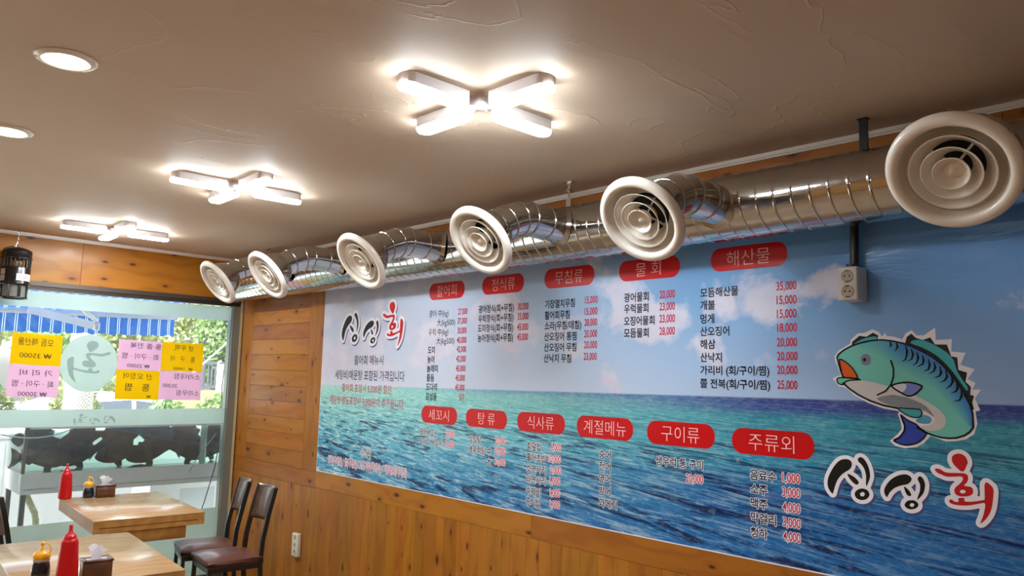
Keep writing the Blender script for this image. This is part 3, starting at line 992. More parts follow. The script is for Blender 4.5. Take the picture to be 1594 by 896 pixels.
# ------------------------------------------------------------------ menu banner
def banner_print(name):
    """Printed photograph of a cloudy sky over a choppy sea."""
    m, nt, b = new_mat(name)
    co = coords(nt)
    sx = nt.nodes.new('ShaderNodeSeparateXYZ')
    nt.links.new(co, sx.inputs[0])
    X, Z = sx.outputs[0], sx.outputs[2]
    t = math_n(nt, 'DIVIDE', math_n(nt, 'SUBTRACT', X, 1.43), 4.9, clamp=True)
    zh = math_n(nt, 'MULTIPLY_ADD', X, 0.0085, 1.506)
    d = math_n(nt, 'SUBTRACT', zh, Z)                                  # below the horizon
    up = math_n(nt, 'MULTIPLY', d, -1.0)
    # sky
    sky = ramp_n(nt, t, [(0.0, rgb(196, 204, 222)), (0.30, rgb(196, 206, 226)), (0.5, rgb(170, 196, 226)), (0.68, rgb(118, 166, 212)), (0.85, rgb(106, 158, 214)), (1.0, rgb(96, 146, 208))])
    low = ramp_n(nt, t, [(0.0, rgb(212, 218, 232)), (0.5, rgb(198, 212, 234)), (0.8, rgb(164, 192, 228)), (1.0, rgb(134, 166, 212))])
    sky = mix_n(nt, math_n(nt, 'DIVIDE', up, 0.42, clamp=True), low, sky)
    deep = math_n(nt, 'MULTIPLY', math_n(nt, 'DIVIDE', math_n(nt, 'SUBTRACT', up, 0.42), 0.45, clamp=True), math_n(nt, 'MULTIPLY', t, 0.75))
    sky = mix_n(nt, deep, sky, rgb(62, 116, 182))
    cl = noise_n(nt, map_n(nt, co, (1.7, 1, 2.0), (3.1, 0, 1.4)), 1.6, 7, 0.55, 0.25)
    ex = math_n(nt, 'MULTIPLY', math_n(nt, 'ABSOLUTE', math_n(nt, 'SUBTRACT', up, 0.34)), 0.34)
    dens = math_n(nt, 'SUBTRACT', math_n(nt, 'ADD', cl, math_n(nt, 'MULTIPLY', math_n(nt, 'SUBTRACT', 0.66, t), 0.16)), ex)
    def puff(cx, cz, rx, rz, amt):
        ax = math_n(nt, 'POWER', math_n(nt, 'DIVIDE', math_n(nt, 'SUBTRACT', X, cx), rx), 2.0)
        az = math_n(nt, 'POWER', math_n(nt, 'DIVIDE', math_n(nt, 'SUBTRACT', Z, cz), rz), 2.0)
        return math_n(nt, 'MULTIPLY', math_n(nt, 'SUBTRACT', 1.0, math_n(nt, 'ADD', ax, az), clamp=True), amt)
    for pf in ((5.08, 1.95, 0.20, 0.13, 0.15), (5.34, 2.00, 0.15, 0.12, 0.18), (4.84, 1.90, 0.12, 0.14, 0.12), (4.45, 1.95, 0.4, 0.2, 0.08), (6.05, 1.92, 0.14, 0.07, 0.12)):
        dens = math_n(nt, 'ADD', dens, puff(*pf))
    dens = math_n(nt, 'SUBTRACT', dens, math_n(nt, 'MULTIPLY', math_n(nt, 'SUBTRACT', t, 0.74, clamp=True), 0.55))
    mask = math_n(nt, 'MULTIPLY', math_n(nt, 'SUBTRACT', dens, 0.49), 11.0, clamp=True)
    shade = noise_n(nt, map_n(nt, co, (2, 1, 3)), 2.4, 4)
    cloud = mix_n(nt, shade, rgb(188, 190, 216), rgb(240, 232, 238))
    sky = mix_n(nt, math_n(nt, 'MULTIPLY', mask, 0.86), sky, cloud)
    # sea
    dd = math_n(nt, 'DIVIDE', d, 0.66, clamp=True)
    persp = math_n(nt, 'LOGARITHM', math_n(nt, 'ADD', math_n(nt, 'MAXIMUM', d, 0.0), 0.05), 2.718)
    cv = nt.nodes.new('ShaderNodeCombineXYZ')
    nt.links.new(math_n(nt, 'DIVIDE', math_n(nt, 'MULTIPLY', X, 2.2), math_n(nt, 'MULTIPLY_ADD', dd, 0.9, 0.30)), cv.inputs[0])
    nt.links.new(math_n(nt, 'MULTIPLY', persp, 4.8), cv.inputs[1])
    w1 = noise_n(nt, map_n(nt, cv.outputs[0], (0.8, 1, 1)), 1.35, 7, 0.64, 1.2)
    w2 = noise_n(nt, map_n(nt, cv.outputs[0], (1.0, 1.25, 1), (5, 3, 0)), 3.3, 7, 0.66, 1.2)
    w3 = noise_n(nt, map_n(nt, co, (1, 1, 2.0), (2, 0, 7)), 30.0, 4, 0.65, 0.6)
    seaL = ramp_n(nt, dd, [(0.0, rgb(156, 222, 208)), (0.22, rgb(138, 212, 208)), (0.5, rgb(96, 184, 202)), (1.0, rgb(74, 158, 200))])
    seaM = ramp_n(nt, dd, [(0.0, rgb(92, 150, 200)), (0.06, rgb(130, 206, 204)), (0.3, rgb(100, 194, 198)), (0.6, rgb(66, 158, 192)), (1.0, rgb(36, 118, 178))])
    seaR = ramp_n(nt, dd, [(0.0, rgb(44, 58, 138)), (0.07, rgb(42, 72, 150)), (0.13, rgb(48, 150, 172)), (0.36, rgb(50, 146, 174)), (0.6, rgb(34, 104, 168)), (1.0, rgb(34, 112, 176))])
    tl = math_n(nt, 'DIVIDE', math_n(nt, 'SUBTRACT', t, 0.14), 0.28, clamp=True)
    tr = math_n(nt, 'DIVIDE', math_n(nt, 'SUBTRACT', t, 0.44), 0.30, clamp=True)
    sea = mix_n(nt, tr, mix_n(nt, tl, seaL, seaM), seaR)
    rough = math_n(nt, 'DIVIDE', math_n(nt, 'SUBTRACT', dd, 0.05), 0.34, clamp=True)
    # pale foam light, strongest towards the window end
    lightm = math_n(nt, 'MULTIPLY', math_n(nt, 'SUBTRACT', 0.49, w2), 9.0, clamp=True)
    lamt = math_n(nt, 'MULTIPLY', lightm, math_n(nt, 'MULTIPLY_ADD', t, -0.85, 0.90))
    sea = mix_n(nt, lamt, sea, rgb(214, 234, 226))
    mid_ = math_n(nt, 'MULTIPLY', math_n(nt, 'MULTIPLY', math_n(nt, 'SUBTRACT', w2, 0.52), 8.0, clamp=True), math_n(nt, 'MULTIPLY_ADD', rough, 0.56, 0.08))
    sea = mix_n(nt, mid_, sea, rgb(14, 74, 132))
    dark = math_n(nt, 'MULTIPLY', math_n(nt, 'MULTIPLY', math_n(nt, 'SUBTRACT', math_n(nt, 'MULTIPLY_ADD', w2, 0.35, w1), 0.69), 11.0, clamp=True), rough)
    sea = mix_n(nt, math_n(nt, 'MULTIPLY', dark, 0.92), sea, rgb(10, 24, 78))
    grainy = math_n(nt, 'MULTIPLY', math_n(nt, 'SUBTRACT', w3, 0.5), 0.55)
    sea = mix_n(nt, math_n(nt, 'MAXIMUM', grainy, 0.0), sea, rgb(220, 240, 238))
    sea = mix_n(nt, math_n(nt, 'MAXIMUM', math_n(nt, 'MULTIPLY', grainy, -1.6), 0.0), sea, rgb(8, 50, 100))
    spm = math_n(nt, 'MULTIPLY', math_n(nt, 'SUBTRACT', w3, 0.70), 8.0, clamp=True)
    sea = mix_n(nt, math_n(nt, 'MULTIPLY', spm, math_n(nt, 'MULTIPLY', rough, 0.8)), sea, rgb(226, 240, 236))
    col = mix_n(nt, math_n(nt, 'MULTIPLY', d, 140.0, clamp=True), sky, sea)
    nt.links.new(col, b.inputs['Base Color'])
    b.inputs['Roughness'].default_value = 0.28
    b.inputs['Specular IOR Level'].default_value = 0.30
    wr = noise_n(nt, map_n(nt, co, (1.2, 1, 3.4), (0, 0, 0), (0, 0.35, 0)), 2.6, 3, 0.5, 1.0)
    near = math_n(nt, 'MULTIPLY', math_n(nt, 'SUBTRACT', 1.0, math_n(nt, 'DIVIDE', math_n(nt, 'ABSOLUTE', math_n(nt, 'SUBTRACT', X, 5.75)), 0.7), clamp=True), math_n(nt, 'DIVIDE', math_n(nt, 'SUBTRACT', Z, 1.8), 0.3, clamp=True))
    bump_n(nt, b, math_n(nt, 'MULTIPLY', wr, math_n(nt, 'MULTIPLY_ADD', near, 0.9, 0.10)), 0.55, 0.02)
    return m

def ink(name, col, rough=0.32):
    m, nt, b = new_mat(name)
    b.inputs['Specular IOR Level'].default_value = 0.25
    b.inputs['Base Color'].default_value = col
    b.inputs['Roughness'].default_value = rough
    return m

M_INK = ink('black_ink', rgb(26, 28, 42))
M_REDINK = ink('crimson_ink', rgb(198, 34, 66))
M_PILL = ink('red_print', rgb(196, 8, 14))
M_PILLTXT = ink('pale_pink_print', rgb(250, 210, 204))
M_WHITEINK = ink('white_print', rgb(238, 234, 240))
M_LOGOBLACK = ink('logo_black', rgb(24, 24, 24))
M_LOGOBLUE = ink('logo_blue', rgb(74, 78, 128))
M_LOGORED = ink('logo_red', rgb(196, 30, 38))

BX0, BX1, BZ0, BZ1 = 1.429, 7.6, 0.879, 2.42
bb = MB()
bb.box((BX0, -0.0030, BZ0), (BX1, -0.0004, BZ1))
banner = bb.build('menu_banner', banner_print('sea_photo_print'))
tag(banner, 'long printed menu banner with sea and sky photo on the pine wall', 'banner')
e = MB()
e.box((BX0 - 0.004, -0.0026, BZ0 - 0.006), (BX1, -0.0004, BZ0))
e.box((BX0 - 0.004, -0.0026, BZ0), (BX0, -0.0004, BZ1))
tag(e.build('white_edge', M_WHITEINK, banner), None, None)

def layer(k):
    y = -0.0032 - 0.0003 * k
    return lambda u, v: (u, y, v)

def columns(rows, gap=0.22):
    """Menu rows grouped into the columns they stand in."""
    out = []
    for r in rows:
        for c in out:
            if abs(c[0][1] - r[1]) < gap and abs(c[0][2] - r[2]) < 0.45:
                c.append(r)
                break
        else:
            out.append([r])
    return out
for rows, nm, m_, bold in ((LABELS, 'dish_lettering', M_INK, 0.020), (PRICES, 'price_lettering', M_REDINK, 0.016)):
    for c in columns(rows):
        mb = MB()
        for t_, a, b_, z, h in c:
            write(mb, t_, a, b_, z, h, layer(3), 0.0 if 'kg' in t_ else bold)
        mb.build(nm, m_, banner)
for rows, nm, m_, bold in ((SEA_LABELS, 'dish_lettering', M_INK, 0.020), (SEA_PRICES, 'price_lettering', M_REDINK, 0.016), (ORIGIN, 'origin_lettering', M_INK, 0.0), (ORIGIN_RED, 'origin_lettering', M_REDINK, 0.0)):
    for c in columns(rows):
        mb, mw = MB(), MB()
        for t_, a, b_, z, h in c:
            write(mb, t_, a, b_, z, h, layer(3), bold)
            write_outline(mw, t_, a, b_, z, h, layer(2), 0.0034)
        o = mb.build(nm, m_, banner)
        mw.build('lettering_outline', M_WHITEINK, o)
for rows, nm, m_ in ((INFO, 'notice_lettering', M_INK), (INFO_RED, 'notice_lettering', M_REDINK)):
    for t_, a, b_, z, h in rows:
        mb = MB()
        write(mb, t_, a, b_, z, h, layer(3), 0.004)
        mb.build(nm, m_, banner)

for t_, a, b_, z0, z1, ta, tb in HEADINGS:
    pm = MB()
    r = (z1 - z0) * 0.46
    pts = []
    for cx, cz, a0 in ((b_ - r, z1 - r, 0), (a + r, z1 - r, 90), (a + r, z0 + r, 180), (b_ - r, z0 + r, 270)):
        for k in range(9):
            an = math.radians(a0 + k * 90 / 8)
            pts.append((cx + r * math.cos(an), cz + r * math.sin(an)))
    pm.poly(pts, layer(2))
    pill = pm.build('heading_pill', M_PILL, banner)
    tm = MB()
    write(tm, t_, ta, tb, (z0 + z1) / 2, (z1 - z0) * 0.66, layer(3), -0.012)
    tm.build('heading_lettering', M_PILLTXT, pill)
BLACK_KEYS = ('b1', 'b2', 'b3', 'b4', 'b5', 'b6', 'b7', 'b8')
RED_KEYS = ('r1', 'r2', 'r3')
def brush_logo(parent, place_of, sx=1.0, sz=1.0, ox=0.0, oz=0.0, keys=None, mats=None, outline=0.0145, mirror=False, lay=(1, 2, 3)):
    cx, cz = 5.60, 1.14
    def tf(p):
        x = (p[0] - cx) * sx
        if mirror:
            x = -x
        return (x + ox, (p[1] - cz) * sz + oz)
    mw_, mk, mr, mh = MB(), MB(), MB(), MB()
    loops = []
    for k in BLACK_KEYS + RED_KEYS:
        if keys and k not in keys:
            continue
        raw = LOGO[k]
        pts = smooth_closed([tf(p) for p in raw], 3)
        loops.append(pts)
        shape(mk if k[0] == 'b' else mr, pts, place_of(lay[1]))
    segs = [(lp[k - 1], lp[k]) for lp in loops for k in range(len(lp))]
    if outline:
        dilated(mw_, segs, loops, outline * min(sx, sz), 0.0035 * min(sx, sz), place_of(lay[0]))
    for k in ('w4', 'w8', 'w9'):
        if keys and k not in keys:
            continue
        shape(mh, [tf(p) for p in LOGO[k]], place_of(lay[2]))
    return mw_, mk, mr, mh

_all = [p for k in BLACK_KEYS + RED_KEYS for p in LOGO[k]]
_lx0, _lx1 = min(p[0] for p in _all), max(p[0] for p in _all)
_lz0, _lz1 = min(p[1] for p in _all), max(p[1] for p in _all)
_mx, _mz = (_lx0 + _lx1) / 2, (_lz0 + _lz1) / 2
def place_logo(x0, x1, z0, z1, nm):
    sx, sz = (x1 - x0) / (_lx1 - _lx0), (z1 - z0) / (_lz1 - _lz0)
    # brush_logo works about (5.60, 1.14)
    w_, k_, r_, h_ = brush_logo(banner, layer, sx, sz, (x0 + x1) / 2 + (5.60 - _mx) * sx, (z0 + z1) / 2 + (1.14 - _mz) * sz)
    o = w_.build('logo_outline', M_WHITEINK, banner)
    s_ = MB()
    s_.v = [Vector((v.x + 0.006 * sx, v.y + 0.00035, v.z - 0.007 * sz)) for v in w_.v]
    s_.f = list(w_.f)
    s_.build('logo_backing', M_LOGOBLUE, o)
    k_.build('black_brush_lettering', M_LOGOBLACK, o)
    r_.build('red_brush_lettering', M_LOGORED, o)
    h_.build('letter_counter', M_WHITEINK, o)
place_logo(_lx0, _lx1, _lz0, _lz1, 'a')
place_logo(1.690, 2.462, 1.796, 2.10, 'b')

# the leaping fish
F = FISH
def flat(name, keys, col, k, parent, sm=2):
    m_ = MB()
    for key in keys:
        pts = F[key]
        shape(m_, smooth_closed(pts, sm) if sm > 1 else pts, layer(k))
    return m_.build(name, ink('fish_' + name, col), parent)
fo = MB()
shape(fo, F['outline'], layer(1))
fish_art = fo.build('fish_picture', M_WHITEINK, banner)
flat('tail_fin', ['tail'], rgb(52, 74, 172), 2, fish_art)
flat('ventral_fin', ['ventral'], rgb(74, 172, 180), 2, fish_art)
flat('dark_fin', ['dorsal_dark', 'crest_dark'], rgb(24, 34, 40), 2, fish_art, 1)
# body colours run from blue at the back to green below
bm_ = MB()
shape(bm_, F['body'], layer(3))
n_body = len(bm_.v)
back = [Vector(p) for p in F['back']]
band = [Vector(p) for p in F['band']]
rows = 6
vs = []
for i in range(len(back)):
    for r_ in range(rows):
        p = back[i].lerp(band[i], 1.12 * r_ / (rows - 1))
        vs.append(layer(3.3)(p.x, p.y))
fs = []
for i in range(len(back) - 1):
    for r_ in range(rows - 1):
        a = i * rows + r_
        fs.append((a, a + 1, a + rows + 1, a + rows))
bm_.add(vs, fs)
for i in range(n_body):
    bm_.tone[i] = rgb(112, 202, 190)
for i in range(len(back)):
    e_ = min(1.0, i / 5.0)
    for r_ in range(rows):
        t_ = r_ / (rows - 1)
        w_ = (1 - t_ ** 1.5) * e_
        c0, c1 = rgb(112, 202, 190), rgb(32, 124, 200)
        bm_.tone[n_body + i * rows + r_] = tuple(c0[j] * (1 - w_) + c1[j] * w_ for j in range(4))
m_, nt_, b_ = new_mat('fish_body_print')
at_ = nt_.nodes.new('ShaderNodeAttribute')
at_.attribute_name = 'tone'
nt_.links.new(at_.outputs['Color'], b_.inputs['Base Color'])
b_.inputs['Roughness'].default_value = 0.32
bm_.build('body', m_, fish_art)
flat('teal_fin', ['dorsal_teal', 'crest_teal'], rgb(70, 176, 184), 4, fish_art)
flat('mouth', ['mouth'], rgb(222, 98, 36), 4, fish_art)
flat('lip', ['lip'], rgb(112, 200, 178), 5, fish_art)
flat('belly', ['belly'], rgb(208, 204, 204), 4, fish_art)
flat('belly_band', ['stripe'], rgb(136, 140, 150), 5, fish_art)
flat('pectoral_fin', ['pectoral'], rgb(120, 138, 208), 5, fish_art)
flat('pale_fin', ['pectoral_pale'], rgb(214, 214, 226), 6, fish_art)
flat('water_gap', ['hole'], rgb(90, 160, 196), 5, fish_art)
flat('eye', ['eye'], rgb(124, 132, 156), 5, fish_art, 1)
flat('pupil', ['pupil'], rgb(16, 18, 26), 6, fish_art, 1)
ln = MB()
for key, w_, cl_ in (('backline', 0.006, False), ('chin', 0.007, False), ('gill', 0.006, False), ('mouthline', 0.005, False), ('lip', 0.005, True), ('pectoral', 0.006, True), ('tail', 0.005, True), ('ventral', 0.004, True), ('mouth', 0.005, True)):
    pts = F[key]
    if cl_:
        pts = smooth_closed(pts, 2)
    stroke(ln, pts, w_, layer(7), closed=cl_)
for mk_ in FISH_MARKS:
    stroke(ln, mk_, 0.008, layer(7), taper=True)
ln.build('ink_line', M_LOGOBLACK, fish_art)

# ------------------------------------------------------------------ ventilation duct with six round air vents
DY, DZ, DR = -0.20, 2.333, 0.135
duct = thing('ventilation_duct', 'long shiny galvanised spiral duct running along the wall under the ceiling', 'duct', (0, DY, DZ))
pitch = 0.072
D0, D1 = 0.22, 8.2
dm = MB()
n = 48
prof = [(0.0, 0.0), (0.03, 0.0), (0.42, 0.0), (0.82, 0.0), (0.85, 0.0), (0.88, 0.0024), (0.92, 0.0024), (0.95, 0.0)]
cols = []
k = int((D1 - D0) / pitch) + 2
for i in range(-1, k):
    for s, h in prof:
        cols.append((D0 + (i + s) * pitch, h))
vs, fs = [], []
for (x0, h) in cols:
    for j in range(n):
        a = 2 * math.pi * j / n
        x = min(max(x0 + pitch * j / n, D0), D1)
        vs.append((x, (DR + h) * math.cos(a), (DR + h) * math.sin(a)))
for i in range(len(cols) - 1):
    for j in range(n):
        if j < n - 1:
            fs.append((i * n + j, (i + 1) * n + j, (i + 1) * n + j + 1, i * n + j + 1))
        else:
            ii = i + len(prof)
            if ii + 1 < len(cols):
                fs.append((i * n + j, (i + 1) * n + j, (ii + 1 - len(prof) + len(prof)) * n, ii * n))
dm.add(vs, fs, True)
dm.build('spiral_pipe', M_DUCT, duct)
cap = MB()
RX = Matrix.Rotation(math.radians(90), 4, 'Y')
cap.lathe([(0.0, D0 - 0.004), (DR - 0.01, D0 - 0.004), (DR + 0.004, D0 - 0.002), (DR + 0.005, D0 + 0.03), (DR + 0.001, D0 + 0.03)], 40, RX)
cap.build('end_cap', M_DUCT, duct)

M_VENTSHADE = plain('painted_throat_shade', rgb(26, 24, 22), 0.8)
def make_vent(name, label):
    """Branch pipe + elbow + round multi-cone grille. Origin: centre of the grille's face."""
    t = thing(name, label, 'air vent', group='round cream air vents along the duct')
    nrm = Vector((0.0, -0.79, -0.613)).normalized()
    Q = nrm.to_track_quat('Z', 'Y').to_matrix().to_4x4()
    g = MB()
    g.lathe([(0.078, -0.074), (0.100, -0.062), (0.120, -0.036), (0.131, -0.014), (0.1335, -0.006), (0.137, 0.004), (0.145, 0.009), (0.157, 0.0085), (0.166, 0.002), (0.170, -0.008), (0.1705, -0.016), (0.165, -0.020), (0.125, -0.030), (0.110, -0.064)], 56, Q)
    g.build('flange', M_CREAM, t)
    for r, dep in ((0.108, 0.0), (0.076, 0.003), (0.046, 0.006)):
        c = MB()
        c.lathe([(r - 0.036, dep - 0.056), (r - 0.022, dep - 0.032), (r - 0.006, dep - 0.008), (r, dep), (r + 0.0015, dep - 0.0015), (r - 0.004, dep - 0.010), (r - 0.020, dep - 0.034), (r - 0.034, dep - 0.057)], 48, Q)
        c.build('cone_ring', M_CREAM, t)
    h = MB()
    h.lathe([(0.0, -0.004), (0.009, -0.004), (0.0105, -0.006), (0.0105, -0.020), (0.017, -0.024), (0.030, -0.024), (0.032, -0.030), (0.0, -0.034)], 24, Q)
    h.lathe([(0.0, -0.0030), (0.0048, -0.0030), (0.0055, -0.005)], 16, Q)
    for a in range(4):
        an = math.radians(45 + 90 * a)
        p0 = Q @ Vector((0.012 * math.cos(an), 0.012 * math.sin(an), -0.050))
        p1 = Q @ Vector((0.080 * math.cos(an), 0.080 * math.sin(an), -0.055))
        h.tube([p0, p1], 0.004, 6)
    h.build('hub', M_CREAM, t)
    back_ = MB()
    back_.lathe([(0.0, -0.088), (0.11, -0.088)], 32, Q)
    back_.build('throat_shade_disc', M_VENTSHADE, t)  # near-black disc paints in the shade of the hollow pipe
    # neck cup, elbow and branch
    P0 = nrm * -0.030
    P1 = nrm * -0.125
    zb = 0.150
    start = Vector((0, 0.575, zb))
    turn = Vector((0, 0.225, zb))
    pts = [start, Vector((0, 0.45, zb)), Vector((0, 0.30, zb))]
    A, Bv, Cv = Vector((0, 0.30, zb)), turn, P1
    for i in range(1, 8):
        s = i / 8
        pts.append(A * (1 - s) ** 2 + Bv * 2 * s * (1 - s) + Cv * s * s)
    pts.append(P1)
    e_ = MB()
    e_.tube(pts, 0.079, 36, caps=False)
    for v in e_.v[:36]:                     # cut the branch to the curve of the main pipe
        v.y = 0.64 - math.sqrt(max(0.0, (DR + 0.003) ** 2 - (v.z - 0.138) ** 2)) - 0.001
    e_.build('elbow_pipe', M_DUCT, t)
    cup = MB()
    cup.lathe([(0.125, -0.024), (0.126, -0.05), (0.112, -0.085), (0.095, -0.12), (0.081, -0.135), (0.079, -0.14)], 40, Q)
    cup.build('neck_cup', M_DUCT, t)
    def ring(p, d, r=0.081, w=0.0045):
        q_ = Vector(d).normalized().to_track_quat('Z', 'Y').to_matrix().to_4x4()
        q_.translation = p
        m_ = MB()
        m_.lathe([(r - 0.003, -w), (r + 0.002, -w * 0.6), (r + 0.0035, 0), (r + 0.002, w * 0.6), (r - 0.003, w)], 36, q_)
        m_.build('seam_ring', M_DUCT, t)
    for i in (2, 5, 8, 10):
        a_ = pts[max(i - 1, 0)]
        b2 = pts[min(i + 1, len(pts) - 1)]
        ring(pts[i], b2 - a_)
    ring(Vector((0, 0.41, zb)), (0, 1, 0))
    # saddle where the branch leaves the main pipe
    m_ = MB()
    cy, cz = 0.64, 0.138
    outer, inner = [], []
    for j in range(40):
        a = 2 * math.pi * j / 40
        for lst, rr in ((inner, 0.079), (outer, 0.098)):
            xx, zz = rr * math.cos(a), zb + rr * math.sin(a)
            rz = min(max((zz - cz), -DR * 0.999), DR * 0.999)
            yy = cy - math.sqrt((DR + 0.003) ** 2 - rz * rz) - (0.005 if rr > 0.09 else 0.018)
            lst.append((xx, yy, zz))
    vs_ = inner + outer
    m_.add(vs_, [(j, (j + 1) % 40, 40 + (j + 1) % 40, 40 + j) for j in range(40)], True)
    m_.build('saddle_collar', M_DUCT, t)
    return t
VENTS = [(1.432, -0.86, 2.205), (2.16, -0.85, 2.20), (3.213, -0.84, 2.19), (4.164, -0.835, 2.195), (5.035, -0.825, 2.175), (6.045, -0.79, 2.18)]
VL = ['round cream air vent nearest the window, first on the duct',
      'second round cream air vent from the window, above the pine panel',
      'third round cream air vent from the window, above the black and red shop lettering',
      'fourth round cream air vent from the window, above the second red heading',
      'fifth round cream air vent from the window, overlapping a red heading on the banner',
      'largest looking round cream air vent, rightmost, seen almost face on']
vent0 = None
for p, l in zip(VENTS, VL):
    if vent0 is None:
        vent0 = make_vent('air_vent', l)
        v_ = vent0
    else:
        v_ = dup(vent0, l)
    v_.location = p

# duct straps
def bracket(x, y, label):
    t = thing('duct_bracket', label, 'bracket', (x, DY, CEIL), group='steel hanger brackets of the duct')
    m_ = MB()
    m_.box((-0.035, -0.018, -0.004), (0.035, 0.018, 0.0))
    m_.build('ceiling_plate', M_CHROME, t)
    m_ = MB()
    m_.box((-0.012, -0.003, -0.05), (0.012, 0.003, -0.004))
    m_.box((-0.014, -0.016, -0.055), (0.014, 0.016, -0.045))
    m_.tube([(0, 0, -0.04), (0, 0, -0.13)], 0.005, 8)
    m_.build('clamp', M_CHROME, t)
    m_ = MB()
    m_.box((-0.016, -0.006, CEIL * 0 - 0.134), (0.016, 0.006, -0.085))
    m_.build('tab', M_CHROME, t)
    return t
bracket(4.12, DY, 'small steel hanger bracket between ceiling and duct near the fifth vent')
bracket(0.80, DY, 'small steel hanger bracket between ceiling and duct by the second vent')
st = MB()
st.box((5.56, DY + 0.02, DZ + DR - 0.001), (5.59, DY + 0.032, CEIL - 0.001))
st.box((5.556, DY + 0.012, CEIL - 0.004), (5.594, DY + 0.040, CEIL - 0.0005))
tag(st.build('hanger_strap', M_DARKMETAL), 'black strap hanging the duct from the ceiling beside the largest vent', 'strap')

# ------------------------------------------------------------------ power points
sock = thing('socket_box', 'grey surface mounted double socket box on the blue banner under the duct', 'socket', (5.47, -0.003, 1.99))
m_ = MB()
m_.rbox((-0.037, -0.098, -0.062), (0.037, -0.002, 0.068), 0.006)
m_.build('housing', plain('grey_plastic', rgb(206, 202, 196), 0.4, vary=0.03), sock)
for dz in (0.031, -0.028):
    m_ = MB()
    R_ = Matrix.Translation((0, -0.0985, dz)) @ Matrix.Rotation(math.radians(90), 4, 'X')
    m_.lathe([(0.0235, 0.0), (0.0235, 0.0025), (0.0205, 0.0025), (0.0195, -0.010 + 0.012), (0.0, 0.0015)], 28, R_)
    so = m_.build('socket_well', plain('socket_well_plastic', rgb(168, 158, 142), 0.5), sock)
    m_ = MB()
    for px in (-0.009, 0.009):
        m_.lathe([(0.0, 0.003), (0.003, 0.003), (0.003, 0.0)], 10, Matrix.Translation((px, -0.0985, dz)) @ Matrix.Rotation(math.radians(90), 4, 'X'))
    m_.box((-0.008, -0.1015, dz - 0.0225), (0.008, -0.099, dz - 0.0195))
    m_.box((-0.008, -0.1015, dz + 0.0195), (0.008, -0.099, dz + 0.0225))
    m_.build('pin_hole', M_BLACK, so)
m_ = MB()
m_.tube([(0.0, -0.03, 0.066), (0.002, -0.03, 0.15), (0.004, -0.03, 0.24)], 0.017, 14)
m_.tube([(-0.006, -0.036, 0.066), (-0.006, -0.036, 0.085)], 0.022, 14)
m_.build('black_conduit', M_BLACK, sock)

outlet = thing('wall_outlet', 'slim cream power outlet low on the pine boards beside the chairs', 'outlet', (1.215, 0.0, 0.30))
m_ = MB()
m_.rbox((-0.048, -0.030, -0.085), (0.042, -0.0005, 0.085), 0.005)
m_.build('faceplate', plain('ivory_plastic', rgb(222, 212, 190), 0.4), outlet)
for dz in (0.056, 0.0, -0.050):
    m_ = MB()
    m_.lathe([(0.0, 0.001), (0.017, 0.001), (0.019, 0.0025), (0.021, 0.0)], 24, Matrix.Translation((-0.003, -0.0302, dz)) @ Matrix.Rotation(math.radians(90), 4, 'X'))
    so = m_.build('socket_well', plain('ivory_well_plastic', rgb(196, 186, 164), 0.5), outlet)
    m_ = MB()
    for px in (-0.008, 0.006):
        m_.lathe([(0.0, 0.0026), (0.0032, 0.0026), (0.0032, 0.0)], 8, Matrix.Translation((px, -0.0302, dz)) @ Matrix.Rotation(math.radians(90), 4, 'X'))
    m_.build('pin_hole', M_BLACK, so)

# ------------------------------------------------------------------ ceiling lights
M_LED = emit('led_diffuser', (0.88, 0.955, 1.0, 1), LAMP)
M_LAMPBODY = plain('lamp_body', rgb(236, 226, 222), 0.4, vary=0.02)
def cross_light(label, loc, rotz):
    t = thing('cross_ceiling_light', label, 'ceiling light', loc, rotz, 'cross shaped ceiling lights')
    h = MB()
    h.lathe([(0.0, -0.024), (0.045, -0.024), (0.05, -0.018), (0.05, 0.0)], 20)
    h.box((-0.055, -0.014, -0.030), (0.055, 0.014, -0.020))
    h.build('hub', M_LAMPBODY, t)
    c = MB()
    for sx in (-0.018, 0.018):
        c.tube([(sx, -0.004, -0.03), (sx * 1.4, -0.004, -0.042)], 0.004, 8)
    c.build('catch', M_CHROME, t)
    for k in range(4):
        R_ = Matrix.Rotation(math.radians(90 * k + 45), 4, 'Z')
        L0, L1, wd = 0.058, 0.352, 0.041
        out = [(L0 + 0.004, -0.010), (L0 + 0.03, -wd)]
        for j in range(9):
            a = math.radians(-90 + 180 * j / 8)
            out.append((L1 - wd * 0.75 + wd * 0.75 * math.cos(a), wd * math.sin(a)))
        out += [(L0 + 0.03, wd), (L0 + 0.004, 0.010)]
        a_ = MB()
        a_.prism(out, lambda u, v, hh: R_ @ Vector((u, v, hh)), -0.038, -0.001)
        arm = a_.build('arm', M_LAMPBODY, t)
        d_ = MB()
        ins = [(L0 + 0.012 + (u - L0) * 0.97, v * 0.93) for u, v in out]
        ins2 = [(L0 + 0.018 + (u - L0) * 0.945, v * 0.74) for u, v in out]
        n_ = len(ins)
        v1 = [R_ @ Vector((u, v, -0.0382)) for u, v in ins]
        v2 = [R_ @ Vector((u, v, -0.0424)) for u, v in ins]
        v3 = [R_ @ Vector((u, v, -0.0510)) for u, v in ins2]
        d_.add(v1 + v2 + v3, [(i, i + n_, (i + 1) % n_ + n_, (i + 1) % n_) for i in range(n_)] + [(i + n_, i + 2 * n_, (i + 1) % n_ + 2 * n_, (i + 1) % n_ + n_) for i in range(n_)] + [tuple(reversed(range(2 * n_, 3 * n_)))])
        d_.build('diffuser', M_LED, arm)
    return t
ROT_L = math.radians(45)
lamp = cross_light('largest looking cross shaped light of four glowing bars, nearest to the camera on the ceiling', (4.655, -1.275, CEIL), ROT_L)
dup(lamp, 'middle cross shaped light of four glowing bars on the ceiling', (2.745, -1.318, CEIL), math.radians(43))
